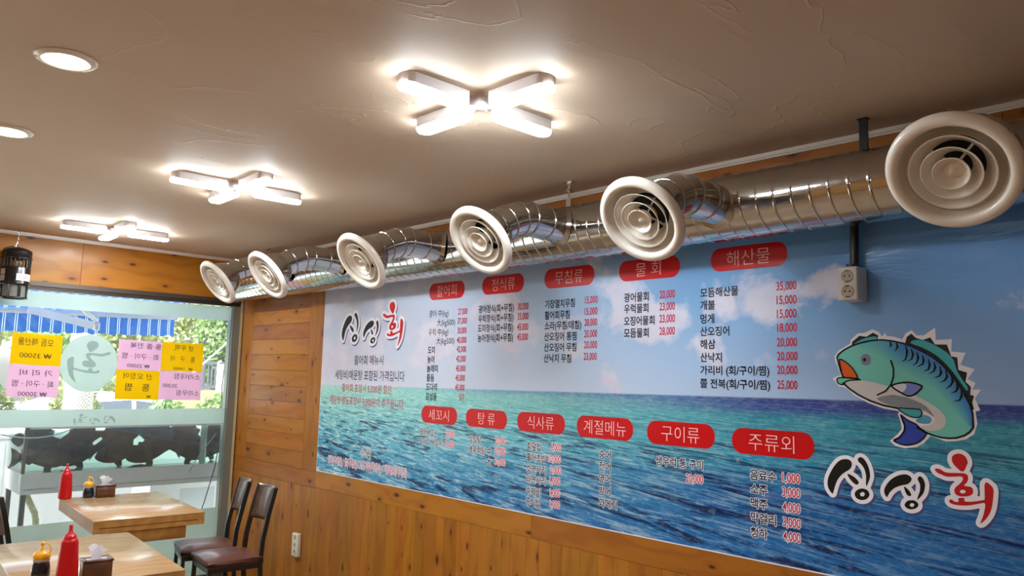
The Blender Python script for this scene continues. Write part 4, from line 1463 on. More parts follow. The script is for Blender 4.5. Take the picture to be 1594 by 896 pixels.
dup(lamp, 'cross shaped light of four glowing bars on the ceiling closest to the window wall', (0.795, -1.345, CEIL), math.radians(43))

# same lights added as fill over the unseen half of the room
dup(lamp, 'added cross shaped fill light, out of view beside the panelled side wall, farther from the window', (5.2, -4.3, CEIL), math.radians(43))
dup(lamp, 'added cross shaped fill light, out of view beside the panelled side wall, nearer the window', (2.2, -4.5, CEIL), math.radians(43))

def downlight(label, loc, col):
    t = thing('recessed_downlight', label, 'ceiling light', loc, 0, 'recessed round downlights')
    m_ = MB()
    m_.lathe([(0.064, -0.004), (0.067, -0.009), (0.075, -0.011), (0.088, -0.008), (0.0935, -0.002), (0.094, -0.0003), (0.064, -0.0003)], 48)
    m_.build('trim_ring', M_CREAM, t)
    m_ = MB()
    m_.lathe([(0.0, -0.008), (0.04, -0.0075), (0.064, -0.004)], 40)
    m_.build('lens', emit('spot_lens', col, DOWN), t)
    m_ = MB()
    m_.lathe([(0.0, -0.012), (0.004, -0.011), (0.006, -0.006), (0.006, 0.0)], 12, Matrix.Translation((-0.02, -0.082, 0)))
    m_.build('screw', M_CHROME, t)
    return t
downlight('round recessed downlight with warm glow in the upper left ceiling', (3.925, -2.441, CEIL), (1.0, 0.80, 0.56, 1))
downlight('round recessed downlight cut by the left picture edge, cooler in colour', (2.878, -2.405, CEIL), (0.95, 0.93, 1.0, 1))

# ------------------------------------------------------------------ insect trap by the window
trap = thing('insect_trap', 'black cylindrical insect trap hanging on a chain in front of the window header', 'insect trap', (0.135, -1.815, 2.085))
m_ = MB()
m_.lathe([(0.0, 0.380), (0.03, 0.379), (0.07, 0.366), (0.092, 0.352), (0.097, 0.340), (0.097, 0.300), (0.102, 0.298), (0.102, 0.292), (0.09, 0.290), (0.0, 0.290)], 40)
m_.build('dome_lid', M_BLACK, trap)
m_ = MB()
for k in range(22):
    a = 2 * math.pi * k / 22
    m_.tube([(0.091 * math.cos(a), 0.091 * math.sin(a), 0.225), (0.091 * math.cos(a), 0.091 * math.sin(a), 0.292)], 0.0042, 6)
m_.build('slotted_guard', M_BLACK, trap)
m_ = MB()
m_.lathe([(0.0, 0.23), (0.045, 0.23), (0.045, 0.29), (0.0, 0.29)], 20)
m_.build('lamp_core', plain('smoky_core', rgb(120, 96, 60), 0.5), trap)
m_ = MB()
m_.lathe([(0.0, 0.228), (0.094, 0.228), (0.096, 0.222), (0.096, 0.115), (0.0985, 0.112), (0.0985, 0.100), (0.09, 0.098), (0.0, 0.098)], 40)
m_.build('body', M_BLACK, trap)
m_ = MB()
for k in range(8):
    a = 2 * math.pi * (k + 0.3) / 8
    M_ = Matrix.Rotation(a, 4, 'Z')
    m_.box((0.082, -0.008, 0.006), (0.09, 0.008, 0.10), M_)
m_.lathe([(0.078, 0.0), (0.091, 0.0), (0.092, 0.010), (0.078, 0.010)], 40, closed=True)
m_.build('cage', M_BLACK, trap)
m_ = MB()
m_.lathe([(0.079, 0.008), (0.080, 0.098)], 36)
m_.build('net', film('grey_net', rgb(150, 148, 136), 0.4, 0.25), trap)
m_ = MB()
vs, fs = [], []
a0, a1 = math.radians(-6), math.radians(62)
for j in range(13):
    a = a0 + (a1 - a0) * j / 12
    for z in (0.128, 0.178):
        vs.append((0.0968 * math.cos(a), 0.0968 * math.sin(a), z))
for j in range(12):
    fs.append((2 * j, 2 * j + 2, 2 * j + 3, 2 * j + 1))
m_.add(vs, fs)
stk = m_.build('sticker', M_WHITEPL, trap)
m_ = MB()
pl = lambda u, v: (0.0974 * math.cos(a0 + u / 0.0974), 0.0974 * math.sin(a0 + u / 0.0974), v)
write(m_, '• Ultra', 0.020, 0.098, 0.153, 0.024, pl, 0.01)
m_.build('red_lettering', M_LOGORED, stk)
m_ = MB()
for z0 in (0.122, 0.168):
    vs, fs = [], []
    for j in range(7):
        a = math.radians(-78 + 26 * j / 6)
        for z in (z0, z0 + 0.042):
            vs.append((0.0967 * math.cos(a), 0.0967 * math.sin(a), z))
    for j in range(6):
        fs.append((2 * j, 2 * j + 2, 2 * j + 3, 2 * j + 1))
    m_.add(vs, fs)
m_.build('grey_sticker', plain('grey_paper', rgb(170, 168, 162), 0.6), trap)
m_ = MB()
m_.tube([(0, -0.012, 0.375), (0, -0.014, 0.395), (0, -0.004, 0.415), (0, 0.006, 0.40), (0, 0.012, 0.375)], 0.0035, 8)
zc = 0.412
kk = 0
while zc < 0.500:
    pts = []
    for j in range(12):
        a = 2 * math.pi * j / 12
        u, w_ = 0.006 * math.cos(a), 0.011 * math.sin(a)
        pts.append((u, 0, zc + 0.008 + w_) if kk % 2 else (0, u, zc + 0.008 + w_))
    m_.tube(pts, 0.0018, 6, closed=True)
    zc += 0.016
    kk += 1
m_.tube([(0, 0, 0.50), (0, 0, 0.5148)], 0.003, 8)
m_.build('chain', M_CHROME, trap)
m_ = MB()
m_.tube([(0.02, -0.10, 0.32), (0.0, -0.085, 0.362), (-0.02, -0.03, 0.385), (-0.03, 0.0, 0.372)], 0.003, 8)
m_.build('cable', M_BLACK, trap)

# ------------------------------------------------------------------ films and paper signs on the glass
M_FROST = film('frosted_vinyl', rgb(222, 236, 229), 0.62, 0.06)
M_FROSTGREY = film('grey_vinyl', rgb(186, 200, 196), 0.55, 0.05)
def band(label, z0, z1, y0=-2.68, y1=-0.106):
    m_ = MB()
    m_.box((-0.0215, y0, z0), (-0.0205, y1, z1))
    o = m_.build('frosted_strip', M_FROST)
    return tag(o, label, 'window film', 'frosted vinyl strips on the window')
band('frosted vinyl strip along the top of the window, below the bronze frame', 2.044, 2.166)
mid = band('frosted vinyl strip with small mirrored lettering across the middle of the window', 1.142, 1.274)
band('tall frosted vinyl area at the bottom of the window behind the tables', FZ + 0.052, 0.424)
GP = lambda u, v: (-0.0195, u, v)
def logo_on_glass(parent, y0, y1, z0, z1, keys):
    pts = [p for k in keys for p in LOGO[k]]
    lx0, lx1 = min(p[0] for p in pts), max(p[0] for p in pts)
    lz0, lz1 = min(p[1] for p in pts), max(p[1] for p in pts)
    m_ = MB()
    for k in keys:
        q = [(y1 - (p[0] - lx0) / (lx1 - lx0) * (y1 - y0), z0 + (p[1] - lz0) / (lz1 - lz0) * (z1 - z0)) for p in LOGO[k]]
        shape(m_, smooth_closed(q, 3), GP)
    return m_.build('mirrored_lettering', M_FROSTGREY, parent)
KALL = list(BLACK_KEYS) + list(RED_KEYS)
logo_on_glass(mid, -1.305, -1.00, 1.15, 1.24, KALL)
m_ = MB()
m_.lathe([(0.0, 0.0), (0.2055, 0.0), (0.2055, -0.0008), (0.0, -0.0008)], 56, Matrix.Translation((-0.0206, -1.228, 1.634)) @ Matrix.Rotation(math.radians(90), 4, 'Y') @ Matrix.Scale(1.1, 4, (1, 0, 0)), smooth=False)
disc = tag(m_.build('round_sticker', M_FROST), 'round frosted sticker with one grey mirrored letter between the paper signs', 'sticker')
logo_on_glass(disc, -1.385, -1.075, 1.48, 1.81, list(RED_KEYS))

M_YEL = film('yellow_paper', rgb(250, 196, 16), 0.5, 0.0)
M_PNK = film('pink_paper', rgb(244, 190, 216), 0.5, 0.0)
M_PEN = ink('marker_pen', rgb(40, 22, 30), 0.6)
def note(col, y0, y1, z0, z1, lines, label, tilt=0.0):
    m_ = MB()
    nu = 6
    vs, fs = [], []
    for i in range(nu + 1):
        for j in range(nu + 1):
            vs.append((-0.0188 + 0.0015 * math.sin(i * 1.3) * math.sin(j * 0.9 + 1), y0 + (y1 - y0) * i / nu, z0 + (z1 - z0) * j / nu + tilt * i / nu))
    for i in range(nu):
        for j in range(nu):
            a = i * (nu + 1) + j
            fs.append((a, a + nu + 1, a + nu + 2, a + 1))
    m_.add(vs, fs, True)
    o = m_.build('paper_sign', M_YEL if col == 'y' else M_PNK)
    tag(o, label, 'paper sign', 'handwritten paper signs on the window')
    w_ = MB()
    W_, H_ = y1 - y0, z1 - z0
    for txt, a, b_, zz, h in lines:
        write(w_, txt, y0 + W_ * a, y0 + W_ * b_, z0 + H_ * zz + tilt * 0.5, H_ * h, lambda u, v: (-0.0160, u, v), -0.004, mirror=True, tilt=-0.04)
    w_.build('mirrored_handwriting', M_PEN, o)
    return o
note('y', -1.765, -1.430, 1.614, 1.848, [('모듬 해산물', 0.12, 0.82, 0.74, 0.24), ('₩ 35000', 0.17, 0.80, 0.30, 0.15)],
     'yellow paper sign at upper left of the window, handwriting seen mirrored', -0.012)
note('p', -1.770, -1.430, 1.373, 1.612, [('가 리 비', 0.22, 0.86, 0.76, 0.2), ('회 · 구이 · 찜', 0.10, 0.90, 0.42, 0.20), ('₩ 20000', 0.22, 0.78, 0.10, 0.13)],
     'pink paper sign under the yellow one left of the round sticker', -0.012)
note('p', -1.023, -0.684, 1.592, 1.834, [('통·줄 전복', 0.26, 0.98, 0.82, 0.19), ('회 · 구이 · 찜', 0.10, 0.94, 0.46, 0.20), ('₩ 25000', 0.22, 0.74, 0.14, 0.12)],
     'pink paper sign right of the round sticker in the upper row', -0.006)
note('y', -0.683, -0.333, 1.592, 1.832, [('생 우럭.', 0.26, 0.76, 0.82, 0.20), ('통   구   이', 0.22, 0.80, 0.43, 0.20), ('₩  19000', 0.30, 0.76, 0.08, 0.10)],
     'yellow paper sign at upper right of the group, nearest the window corner', -0.006)
note('y', -1.023, -0.684, 1.352, 1.590, [('산 오징어', 0.16, 0.82, 0.80, 0.21), ('통   찜', 0.22, 0.78, 0.42, 0.26), ('₩', 0.72, 0.82, 0.10, 0.10)],
     'yellow paper sign in the lower row beside the round sticker', -0.006)
note('p', -0.683, -0.333, 1.350, 1.588, [('소라데침', 0.34, 0.96, 0.82, 0.20), ('20,000', 0.08, 0.42, 0.50, 0.13), ('소라무침', 0.42, 0.96, 0.24, 0.20)],
     'pink paper sign in the lower row nearest the window corner', -0.006)

# ------------------------------------------------------------------ tables
M_TABLE = board_wood('table_laminate', rgb(196, 160, 118), rgb(180, 140, 96), 0.26, 0.25, rot=(0, 0, math.radians(90)))
M_TABLEEDGE = board_wood('table_edge', rgb(184, 132, 66), rgb(160, 106, 46), 0.4, 0.1)
def table(label, loc, rotz, lx=0.955, ly=0.61):
    t = thing('dining_table', label, 'table', loc, rotz, 'wooden dining tables')
    m_ = MB()
    m_.rbox((-lx / 2, -ly / 2, 0.742), (lx / 2, ly / 2, 0.75), 0.002, seg=1)
    m_.build('tabletop', M_TABLE, t)
    m_ = MB()
    m_.box((-lx / 2 + 0.001, -ly / 2 + 0.001, 0.678), (lx / 2 - 0.001, ly / 2 - 0.001, 0.742))
    m_.build('edge_band', M_TABLEEDGE, t)
    m_ = MB()
    m_.box((lx / 2 - 0.0005, -ly / 2 + 0.03, 0.7065), (lx / 2 + 0.0006, ly / 2 - 0.035, 0.7085))
    m_.box((lx / 2 - 0.0005, ly / 2 - 0.037, 0.690), (lx / 2 + 0.0006, ly / 2 - 0.035, 0.7085))
    m_.build('edge_groove', M_GROOVE, t)
    m_ = MB()
    m_.rbox((lx / 2 - 0.36, -ly / 2 + 0.125, 0.606), (lx / 2 - 0.012, ly / 2 - 0.10, 0.694), 0.003, seg=1)
    m_.build('drawer', M_TABLEEDGE, t)
    m_ = MB()
    m_.box((-0.045, -0.045, FZ + 0.03), (0.045, 0.045, 0.678))
    m_.box((-0.25, -0.03, 0.650), (0.25, 0.03, 0.678))
    m_.build('column', M_DARKMETAL, t)
    m_ = MB()
    m_.rbox((-0.28, -0.22, FZ), (0.28, 0.22, FZ + 0.03), 0.01)
    m_.build('base_plate', M_DARKMETAL, t)
    return t
tf = table('far wooden dining table close to the window', (1.462, -1.325, 0), math.radians(-3.5))
tn = dup(tf, 'near wooden dining table at the lower left corner of the picture', (2.772, -1.938, 0), math.radians(-4))

# ------------------------------------------------------------------ chairs
M_LEATHER = plain('brown_leatherette', rgb(98, 58, 46), 0.34, vary=0.10, scale=9, bump=0.06, coat=0.15)
M_CHAIRFRAME = plain('black_lacquer', rgb(24, 22, 22), 0.3, vary=0.05, coat=0.3)
M_BACKWOOD = board_wood('dark_back_panel', rgb(92, 68, 52), rgb(66, 46, 34), 0.28, 0.35)
def make_chair(label, loc, rotz):
    """Faces local -Y."""
    t = thing('dining_chair', label, 'chair', loc, rotz, 'dark dining chairs with brown seats')
    w, dp = 0.335, 0.34
    bm = bmesh.new()
    bmesh.ops.create_cube(bm, size=1.0)
    for v in bm.verts:
        taper = 1.0 if v.co.y < 0 else 0.90
        v.co = Vector((v.co.x * (w + 0.02) * taper, v.co.y * dp, 0.448 + v.co.z * 0.052))
    bmesh.ops.subdivide_edges(bm, edges=bm.edges[:], cuts=5, use_grid_fill=True)
    for v in bm.verts:
        x, y = v.co.x / (w / 2), v.co.y / (dp / 2)
        e_ = max(abs(x), abs(y))
        if v.co.z > 0.448:
            v.co.z += 0.010 * (1 - min(1, e_) ** 4) - 0.012 * max(0, e_ - 0.9) * 10 * 0.6
        else:
            v.co.x *= 0.97
            v.co.y *= 0.97
    bmesh.ops.bevel(bm, geom=[e for e in bm.edges if len(e.link_faces) == 2 and e.calc_face_angle(0) > 0.9], offset=0.012, segments=3, profile=0.5, affect='EDGES')
    m_ = MB()
    m_.from_bm(bm)
    m_.build('seat', M_LEATHER, t)
    m_ = MB()
    for s in (-1, 1):
        m_.box((s * 0.145 - 0.009, -0.15, 0.395), (s * 0.145 + 0.009, 0.155, 0.425))
    m_.box((-0.15, -0.158, 0.395), (0.15, -0.140, 0.425))
    m_.box((-0.14, 0.140, 0.395), (0.14, 0.158, 0.425))
    m_.build('seat_frame', M_CHAIRFRAME, t)
    def leg(pts, wx, wy):
        m2 = MB()
        prev = None
        rings = []
        for (x, y, z) in pts:
            rings.append([(x - wx, y - wy, z), (x + wx, y - wy, z), (x + wx, y + wy, z), (x - wx, y + wy, z)])
        vs_ = [p for r in rings for p in r]
        fs_ = []
        for i in range(len(rings) - 1):
            for j in range(4):
                fs_.append((i * 4 + j, i * 4 + (j + 1) % 4, (i + 1) * 4 + (j + 1) % 4, (i + 1) * 4 + j))
        fs_.append((3, 2, 1, 0))
        k_ = (len(rings) - 1) * 4
        fs_.append((k_, k_ + 1, k_ + 2, k_ + 3))
        m2.add(vs_, fs_)
        return m2
    for s in (-1, 1):
        leg([(s * 0.152, -0.160, FZ), (s * 0.146, -0.148, 0.395), (s * 0.146, -0.148, 0.42)], 0.011, 0.011).build('front_leg', M_CHAIRFRAME, t)
        leg([(s * 0.150, 0.225, FZ), (s * 0.146, 0.172, 0.22), (s * 0.145, 0.158, 0.42), (s * 0.142, 0.168, 0.56), (s * 0.138, 0.200, 0.72), (s * 0.134, 0.236, 0.868)], 0.012, 0.013).build('rear_leg', M_CHAIRFRAME, t)
    # curved back board between the posts
    m_ = MB()
    nx, nz = 14, 8
    cols_ = []
    for i in range(nx + 1):
        u = -1 + 2 * i / nx
        for j in range(nz + 1):
            z = 0.655 + 0.215 * j / nz
            yb = 0.158 + (max(0.0, z - 0.42) / 0.448) ** 1.35 * 0.078
            bow = 0.045 * (1 - u * u)
            cols_.append((u * 0.132, yb + bow, z, yb + bow - 0.014))
    vf = [(x, y2, z) for x, y, z, y2 in cols_]
    vb = [(x, y, z) for x, y, z, y2 in cols_]
    nn = len(cols_)
    fs_ = []
    holes = {(9, 2), (9, 3), (9, 5), (9, 6)}
    for i in range(nx):
        for j in range(nz):
            a = i * (nz + 1) + j
            b2 = (i + 1) * (nz + 1) + j
            if (i, j) in holes:
                fs_ += [(a, nn + a, nn + a + 1, a + 1), (b2 + 1, nn + b2 + 1, nn + b2, b2), (a, b2, nn + b2, nn + a), (a + 1, nn + a + 1, nn + b2 + 1, b2 + 1)]
                continue
            fs_.append((a, b2, b2 + 1, a + 1))
            fs_.append((nn + a + 1, nn + b2 + 1, nn + b2, nn + a))
    for i in range(nx):
        a, b2 = i * (nz + 1), (i + 1) * (nz + 1)
        fs_.append((nn + a, nn + b2, b2, a))
        fs_.append((a + nz, b2 + nz, nn + b2 + nz, nn + a + nz))
    m_.add(vf + vb, fs_, True)
    m_.build('back_panel', M_BACKWOOD, t)
    for yy, zz in ((-0.152, 0.16),):
        m2 = MB()
        m2.box((-0.145, 0.172 - 0.008, 0.20), (0.145, 0.172 + 0.008, 0.218))
        m2.build('stretcher', M_CHAIRFRAME, t)
    return t
ch = make_chair('dark dining chair with brown seat in front of the pine wall, back panel towards us', (1.897, -0.868, 0), math.radians(-5.5))
dup(ch, 'dark dining chair with brown seat tucked in the corner next to the window', (1.520, -0.855, 0), math.radians(-13))
dup(ch, 'dark dining chair at the left picture edge, only its back post showing', (1.43, -1.800, 0), math.radians(178))

# ------------------------------------------------------------------ things on the tables
M_REDPL = plain('red_squeeze_plastic', rgb(206, 14, 24), 0.30, vary=0.04, coat=0.15)
M_REDSAUCE = plain('dark_red_sauce', rgb(140, 8, 14), 0.3, vary=0.05)
M_YELPL = plain('yellow_plastic', rgb(250, 182, 8), 0.32, vary=0.03, coat=0.2)
M_SOY = plain('soy_filled_plastic', rgb(30, 36, 44), 0.18, vary=0.15, coat=0.5)
M_NECK = plain('milky_plastic', rgb(206, 190, 162), 0.4)
M_BOXWOOD = board_wood('walnut_box', rgb(110, 66, 40), rgb(76, 42, 24), 0.35, 0.15)
M_TISSUE = film('tissue', rgb(238, 234, 238), 0.4, 0.0)
def red_bottle(label, loc, s=1.0):
    t = thing('sauce_bottle', label, 'bottle', loc, 0, 'red squeeze bottles')
    m_ = MB()
    m_.lathe([(0.0, 0.0), (0.040 * s, 0.0), (0.045 * s, 0.004 * s), (0.046 * s, 0.012 * s), (0.044 * s, 0.06 * s), (0.038 * s, 0.15 * s), (0.0355 * s, 0.178 * s), (0.033 * s, 0.186 * s), (0.0285 * s, 0.190 * s), (0.0, 0.191 * s)], 36)
    m_.build('bottle_body', M_REDPL, t)
    m_ = MB()
    m_.lathe([(0.0265 * s, 0.189 * s), (0.0265 * s, 0.204 * s), (0.022 * s, 0.206 * s), (0.013 * s, 0.216 * s), (0.0085 * s, 0.224 * s), (0.0078 * s, 0.246 * s), (0.006 * s, 0.252 * s), (0.0, 0.252 * s)], 28)
    m_.build('nozzle_cap', M_REDPL, t)
    return t
def soy_bottle(label, loc, s=1.0, rz=0.0):
    t = thing('soy_bottle', label, 'bottle', loc, rz, 'small soy sauce bottles with yellow caps')
    m_ = MB()
    m_.lathe([(0.0, 0.0), (0.034 * s, 0.0), (0.037 * s, 0.005 * s), (0.0385 * s, 0.025 * s), (0.036 * s, 0.05 * s), (0.031 * s, 0.070 * s), (0.030 * s, 0.072 * s), (0.0, 0.072 * s)], 32)
    m_.build('bottle_body', M_SOY, t)
    m_ = MB()
    m_.lathe([(0.0, 0.071 * s), (0.032 * s, 0.071 * s), (0.033 * s, 0.080 * s), (0.032 * s, 0.088 * s), (0.0, 0.088 * s)], 32)
    m_.build('neck', M_NECK, t)
    m_ = MB()
    m_.lathe([(0.035 * s, 0.087 * s), (0.036 * s, 0.094 * s), (0.033 * s, 0.106 * s), (0.024 * s, 0.113 * s), (0.010 * s, 0.116 * s), (0.0075 * s, 0.122 * s), (0.006 * s, 0.142 * s), (0.0, 0.142 * s)], 30)
    bm = bmesh.new()
    bmesh.ops.create_uvsphere(bm, u_segments=16, v_segments=10, radius=0.009 * s)
    m_.from_bm(bm, Matrix.Translation((0, 0, 0.146 * s)))
    cap_ = m_.build('yellow_cap', M_YELPL, t)
    m_ = MB()
    m_.tube([(0.006 * s, 0, 0.147 * s), (0.020 * s, 0, 0.146 * s), (0.030 * s, 0, 0.134 * s), (0.034 * s, 0, 0.118 * s), (0.031 * s, 0, 0.108 * s)], 0.0026 * s, 8)
    m_.build('cap_strap', M_YELPL, cap_)
    return t
def tissue_box(label, loc, rz, s=1.0):
    t = thing('tissue_box', label, 'tissue box', loc, rz, 'small wooden tissue boxes')
    L_, W_, H_ = 0.14 * s, 0.105 * s, 0.085 * s
    m_ = MB()
    m_.rbox((-W_ / 2, -L_ / 2, 0.0), (W_ / 2, L_ / 2, H_), 0.003, seg=1)
    m_.build('box_body', M_BOXWOOD, t)
    m_ = MB()
    fr = 0.018 * s
    o = 0.005 * s
    for (lo, hi) in (((-W_ / 2 - o, -L_ / 2 - o), (W_ / 2 + o, -L_ / 2 + fr)), ((-W_ / 2 - o, L_ / 2 - fr), (W_ / 2 + o, L_ / 2 + o)), ((-W_ / 2 - o, -L_ / 2), (-W_ / 2 + fr, L_ / 2)), ((W_ / 2 - fr, -L_ / 2), (W_ / 2 + o, L_ / 2))):
        m_.rbox((lo[0], lo[1], H_), (hi[0], hi[1], H_ + 0.013 * s), 0.003, seg=2)
    m_.build('lid', M_BOXWOOD, t)
    m_ = MB()
    r_ = random.Random(3)
    nA = 22
    vs_, fs_ = [], []
    for lv, (rad, zz) in enumerate(((0.030, -0.004), (0.020, 0.018), (0.019, 0.036), (0.030, 0.052), (0.040, 0.066))):
        for k in range(nA):
            a = 2 * math.pi * k / nA
            rr = rad * s * (1 + 0.32 * math.sin(3 * a + lv * 0.7) + 0.14 * math.sin(7 * a + lv))
            vs_.append((rr * math.cos(a) * 0.7, rr * math.sin(a), H_ + (zz + 0.014 * math.sin(2 * a + 1) * (lv / 3.0)) * s))
    for lv in range(4):
        for k in range(nA):
            fs_.append((lv * nA + k, lv * nA + (k + 1) % nA, (lv + 1) * nA + (k + 1) % nA, (lv + 1) * nA + k))
    m_.add(vs_, fs_, True)
    m_.box((-W_ / 2 + fr, -L_ / 2 + fr, H_ + 0.001), (W_ / 2 - fr, L_ / 2 - fr, H_ + 0.008 * s))
    m_.build('tissue', M_TISSUE, t)
    return t
TOP = 0.7505
red_bottle('red squeeze bottle on the far table by the window', (0.99, -1.575, TOP), 0.88)
soy_bottle('small soy sauce bottle with yellow cap on the far table', (1.02, -1.445, TOP), 0.88, math.radians(40))
tissue_box('small wooden tissue box on the far table', (1.035, -1.350, TOP), math.radians(-4), 0.80)
red_bottle('tall red squeeze bottle on the near table in the lower left corner', (3.185, -2.105, TOP), 0.88)
soy_bottle('small soy sauce bottle with yellow cap on the near table', (3.06, -2.170, TOP), 0.92, math.radians(62))
tissue_box('small wooden tissue box on the near table in the foreground', (3.17, -1.995, TOP), math.radians(-4), 0.76)

# ------------------------------------------------------------------ outside: fish tank against the window
M_TANKGLASS = glass('tank_glass', (0.90, 0.97, 0.94, 1), 0.05)
M_STEEL = plain('brushed_steel', rgb(206, 206, 202), 0.5, 0.0, vary=0.05)
TX0, TX1, TY0, TY1 = -0.90, -0.35, -1.55, 0.42
tank = thing('fish_tank', 'long glass live fish tank on legs outside the window', 'fish tank', (0, 0, -0.10))
m_ = MB()
m_.box((TX0, TY0, 0.74), (TX1, TY1, 0.862))
m_.box((TX0 + 0.004, TY0 + 0.004, 0.700), (TX1 - 0.004, TY1 - 0.004, 0.74))
m_.build('steel_tray', M_STEEL, tank)
m_ = MB()
m_.box((TX1 - 0.0005, TY0 + 0.02, 0.7385), (TX1 + 0.0008, TY1, 0.7405))
m_.build('tray_seam', M_GROOVE, tank)
for (x, y) in ((TX1 - 0.04, TY0 + 0.012), (TX0 + 0.01, TY0 + 0.012), (TX1 - 0.04, TY1 - 0.05), (TX0 + 0.01, TY1 - 0.05)):
    m_ = MB()
    m_.box((x, y, 0.0), (x + 0.035, y + 0.035, 0.70))
    m_.build('leg', plain('leg_metal', rgb(84, 82, 76), 0.5, 0.3), tank)
m_ = MB()
g_ = 0.008
m_.box((TX1 - g_, TY0, 0.862), (TX1, TY1, 1.215))
m_.box((TX0, TY0, 0.862), (TX0 + g_, TY1, 1.215))
m_.box((TX0 + g_, TY0, 0.862), (TX1 - g_, TY0 + g_, 1.215))
m_.box((TX0 + g_, TY1 - g_, 0.862), (TX1 - g_, TY1, 1.215))
m_.build('glass_wall', M_TANKGLASS, tank)
m_ = MB()
m_.box((TX1 - 0.022, TY0 - 0.002, 0.862), (TX1 + 0.002, TY0 + 0.022, 1.212))
m_.build('corner_post', plain('corner_metal', rgb(96, 86, 66), 0.5, 0.3), tank)
m_ = MB()
m_.box((TX0 - 0.004, TY0 - 0.004, 1.204), (TX1 + 0.004, TY0 + 0.03, 1.222))
m_.box((TX0 - 0.004, TY1 - 0.03, 1.204), (TX1 + 0.004, TY1 + 0.004, 1.222))
m_.box((TX1 - 0.03, TY0, 1.204), (TX1 + 0.004, TY1, 1.222))
m_.box((TX0 - 0.004, TY0, 1.204), (TX0 + 0.03, TY1, 1.222))
m_.build('rim', M_STEEL, tank)
m_ = MB()
m_.tube([(-0.44, -0.105, 0.863), (-0.44, -0.105, 1.20)], 0.028, 18)
m_.build('overflow_pipe', plain('ivory_pipe', rgb(214, 214, 196), 0.4), tank)
m_ = MB()
m_.box((TX0 + 0.012, TY0 + 0.012, 0.864), (TX1 - 0.012, TY1 - 0.012, 1.175))
M_WATER = glass('tank_water', (0.93, 0.975, 0.955, 1), 0.02)
m_.build('water', M_WATER, tank)
m_ = MB()
hp = [(-0.52, -1.462, 0.70), (-0.52, -1.458, 0.66), (-0.52, -1.43, 0.60), (-0.52, -1.395, 0.53), (-0.52, -1.38, 0.46), (-0.52, -1.39, 0.38), (-0.52, -1.40, 0.30), (-0.52, -1.40, 0.02)]
fine_ = []
for a, b2 in zip(hp, hp[1:]):
    va, vb = Vector(a), Vector(b2)
    k = max(2, int((vb - va).length / 0.006))
    for i in range(k):
        fine_.append(va.lerp(vb, i / k))
fine_.append(Vector(hp[-1]))
m_.tube(fine_, [0.026 if (i // 2) % 2 else 0.0215 for i in range(len(fine_))], 14)
m_.build('drain_hose', plain('beige_hose', rgb(206, 196, 156), 0.5), tank)

# live fish, each one its own
M_FISH = plain('dark_fish_skin', rgb(54, 46, 30), 0.85, vary=0.5, scale=30, bump=0.1)
M_FIN = plain('fish_fin', rgb(58, 58, 46), 0.5, vary=0.4, scale=40)
def make_fish(label):
    t = thing('live_fish', label, 'fish', group='dark live fish crowded in the outdoor tank')
    L_ = 0.36
    m_ = MB()
    prof = [(0.0, 0.010, 0.006), (0.05, 0.034, 0.022), (0.14, 0.058, 0.036), (0.28, 0.078, 0.044), (0.45, 0.080, 0.042), (0.62, 0.060, 0.032), (0.78, 0.034, 0.018), (0.9, 0.020, 0.010), (0.96, 0.022, 0.006)]
    vs_, fs_ = [], []
    nA = 16
    for s, h, w in prof:
        for k in range(nA):
            a = 2 * math.pi * k / nA
            vs_.append((w * math.cos(a), (s - 0.5) * L_, h * math.sin(a) * (1.0 if math.sin(a) > 0 else 0.85)))
    for i in range(len(prof) - 1):
        for k in range(nA):
            fs_.append((i * nA + k, i * nA + (k + 1) % nA, (i + 1) * nA + (k + 1) % nA, (i + 1) * nA + k))
    fs_.append(tuple(range(nA)))
    fs_.append(tuple(reversed(range((len(prof) - 1) * nA, len(prof) * nA))))
    m_.add(vs_, fs_, True)
    m_.build('body', M_FISH, t)
    def fin(nm, pts):
        m2 = MB()
        m2.prism(pts, lambda u, v, h: (h, u, v), -0.003, 0.003)
        m2.build(nm, M_FIN, t, tri=True)
    fin('tail_fin', [(0.155, -0.020), (0.19, -0.055), (0.225, -0.075), (0.212, -0.03), (0.214, 0.02), (0.228, 0.070), (0.19, 0.052), (0.155, 0.020)])
    fin('dorsal_fin', [(-0.09, 0.070), (-0.07, 0.105), (-0.045, 0.095), (-0.025, 0.112), (0.0, 0.098), (0.03, 0.106), (0.06, 0.090), (0.10, 0.078), (0.09, 0.035), (0.0, 0.062)])
    fin('belly_fin', [(-0.06, -0.060), (-0.03, -0.105), (0.0, -0.100), (0.0, -0.062)])
    for s in (-1, 1):
        m2 = MB()
        m2.prism([(-0.08, -0.012), (-0.02, -0.050), (0.005, -0.030), (-0.03, 0.004)], lambda u, v, h: (s * (0.046 + 0.12 * (u + 0.08)) + h, u, v), -0.002, 0.002)
        m2.build('side_fin', M_FIN, t, tri=True)
    return t
rf = random.Random(5)
LOWN = ['leftmost', 'second from left', 'third from left', 'fourth from left', 'fifth from left', 'rightmost']
f0 = None
spots = []
for i in range(6):
    spots.append((-0.50 - 0.10 * (i % 2), -1.36 + 0.285 * i, 0.862 + 0.01 * (i % 3), rf.uniform(-0.3, 0.3), rf.choice((0, math.pi)) + rf.uniform(-0.25, 0.25), 'dark live fish in the lower row of the outdoor tank, %s' % LOWN[i]))
for i in range(6):
    spots.append((-0.47 - 0.12 * ((i + 1) % 2), -1.40 + 0.30 * i, 0.995 + 0.014 * (i % 2), rf.uniform(-0.5, 0.5), rf.choice((0, math.pi)) + rf.uniform(-0.3, 0.3), 'dark live fish in the upper row of the outdoor tank, %s' % LOWN[i]))
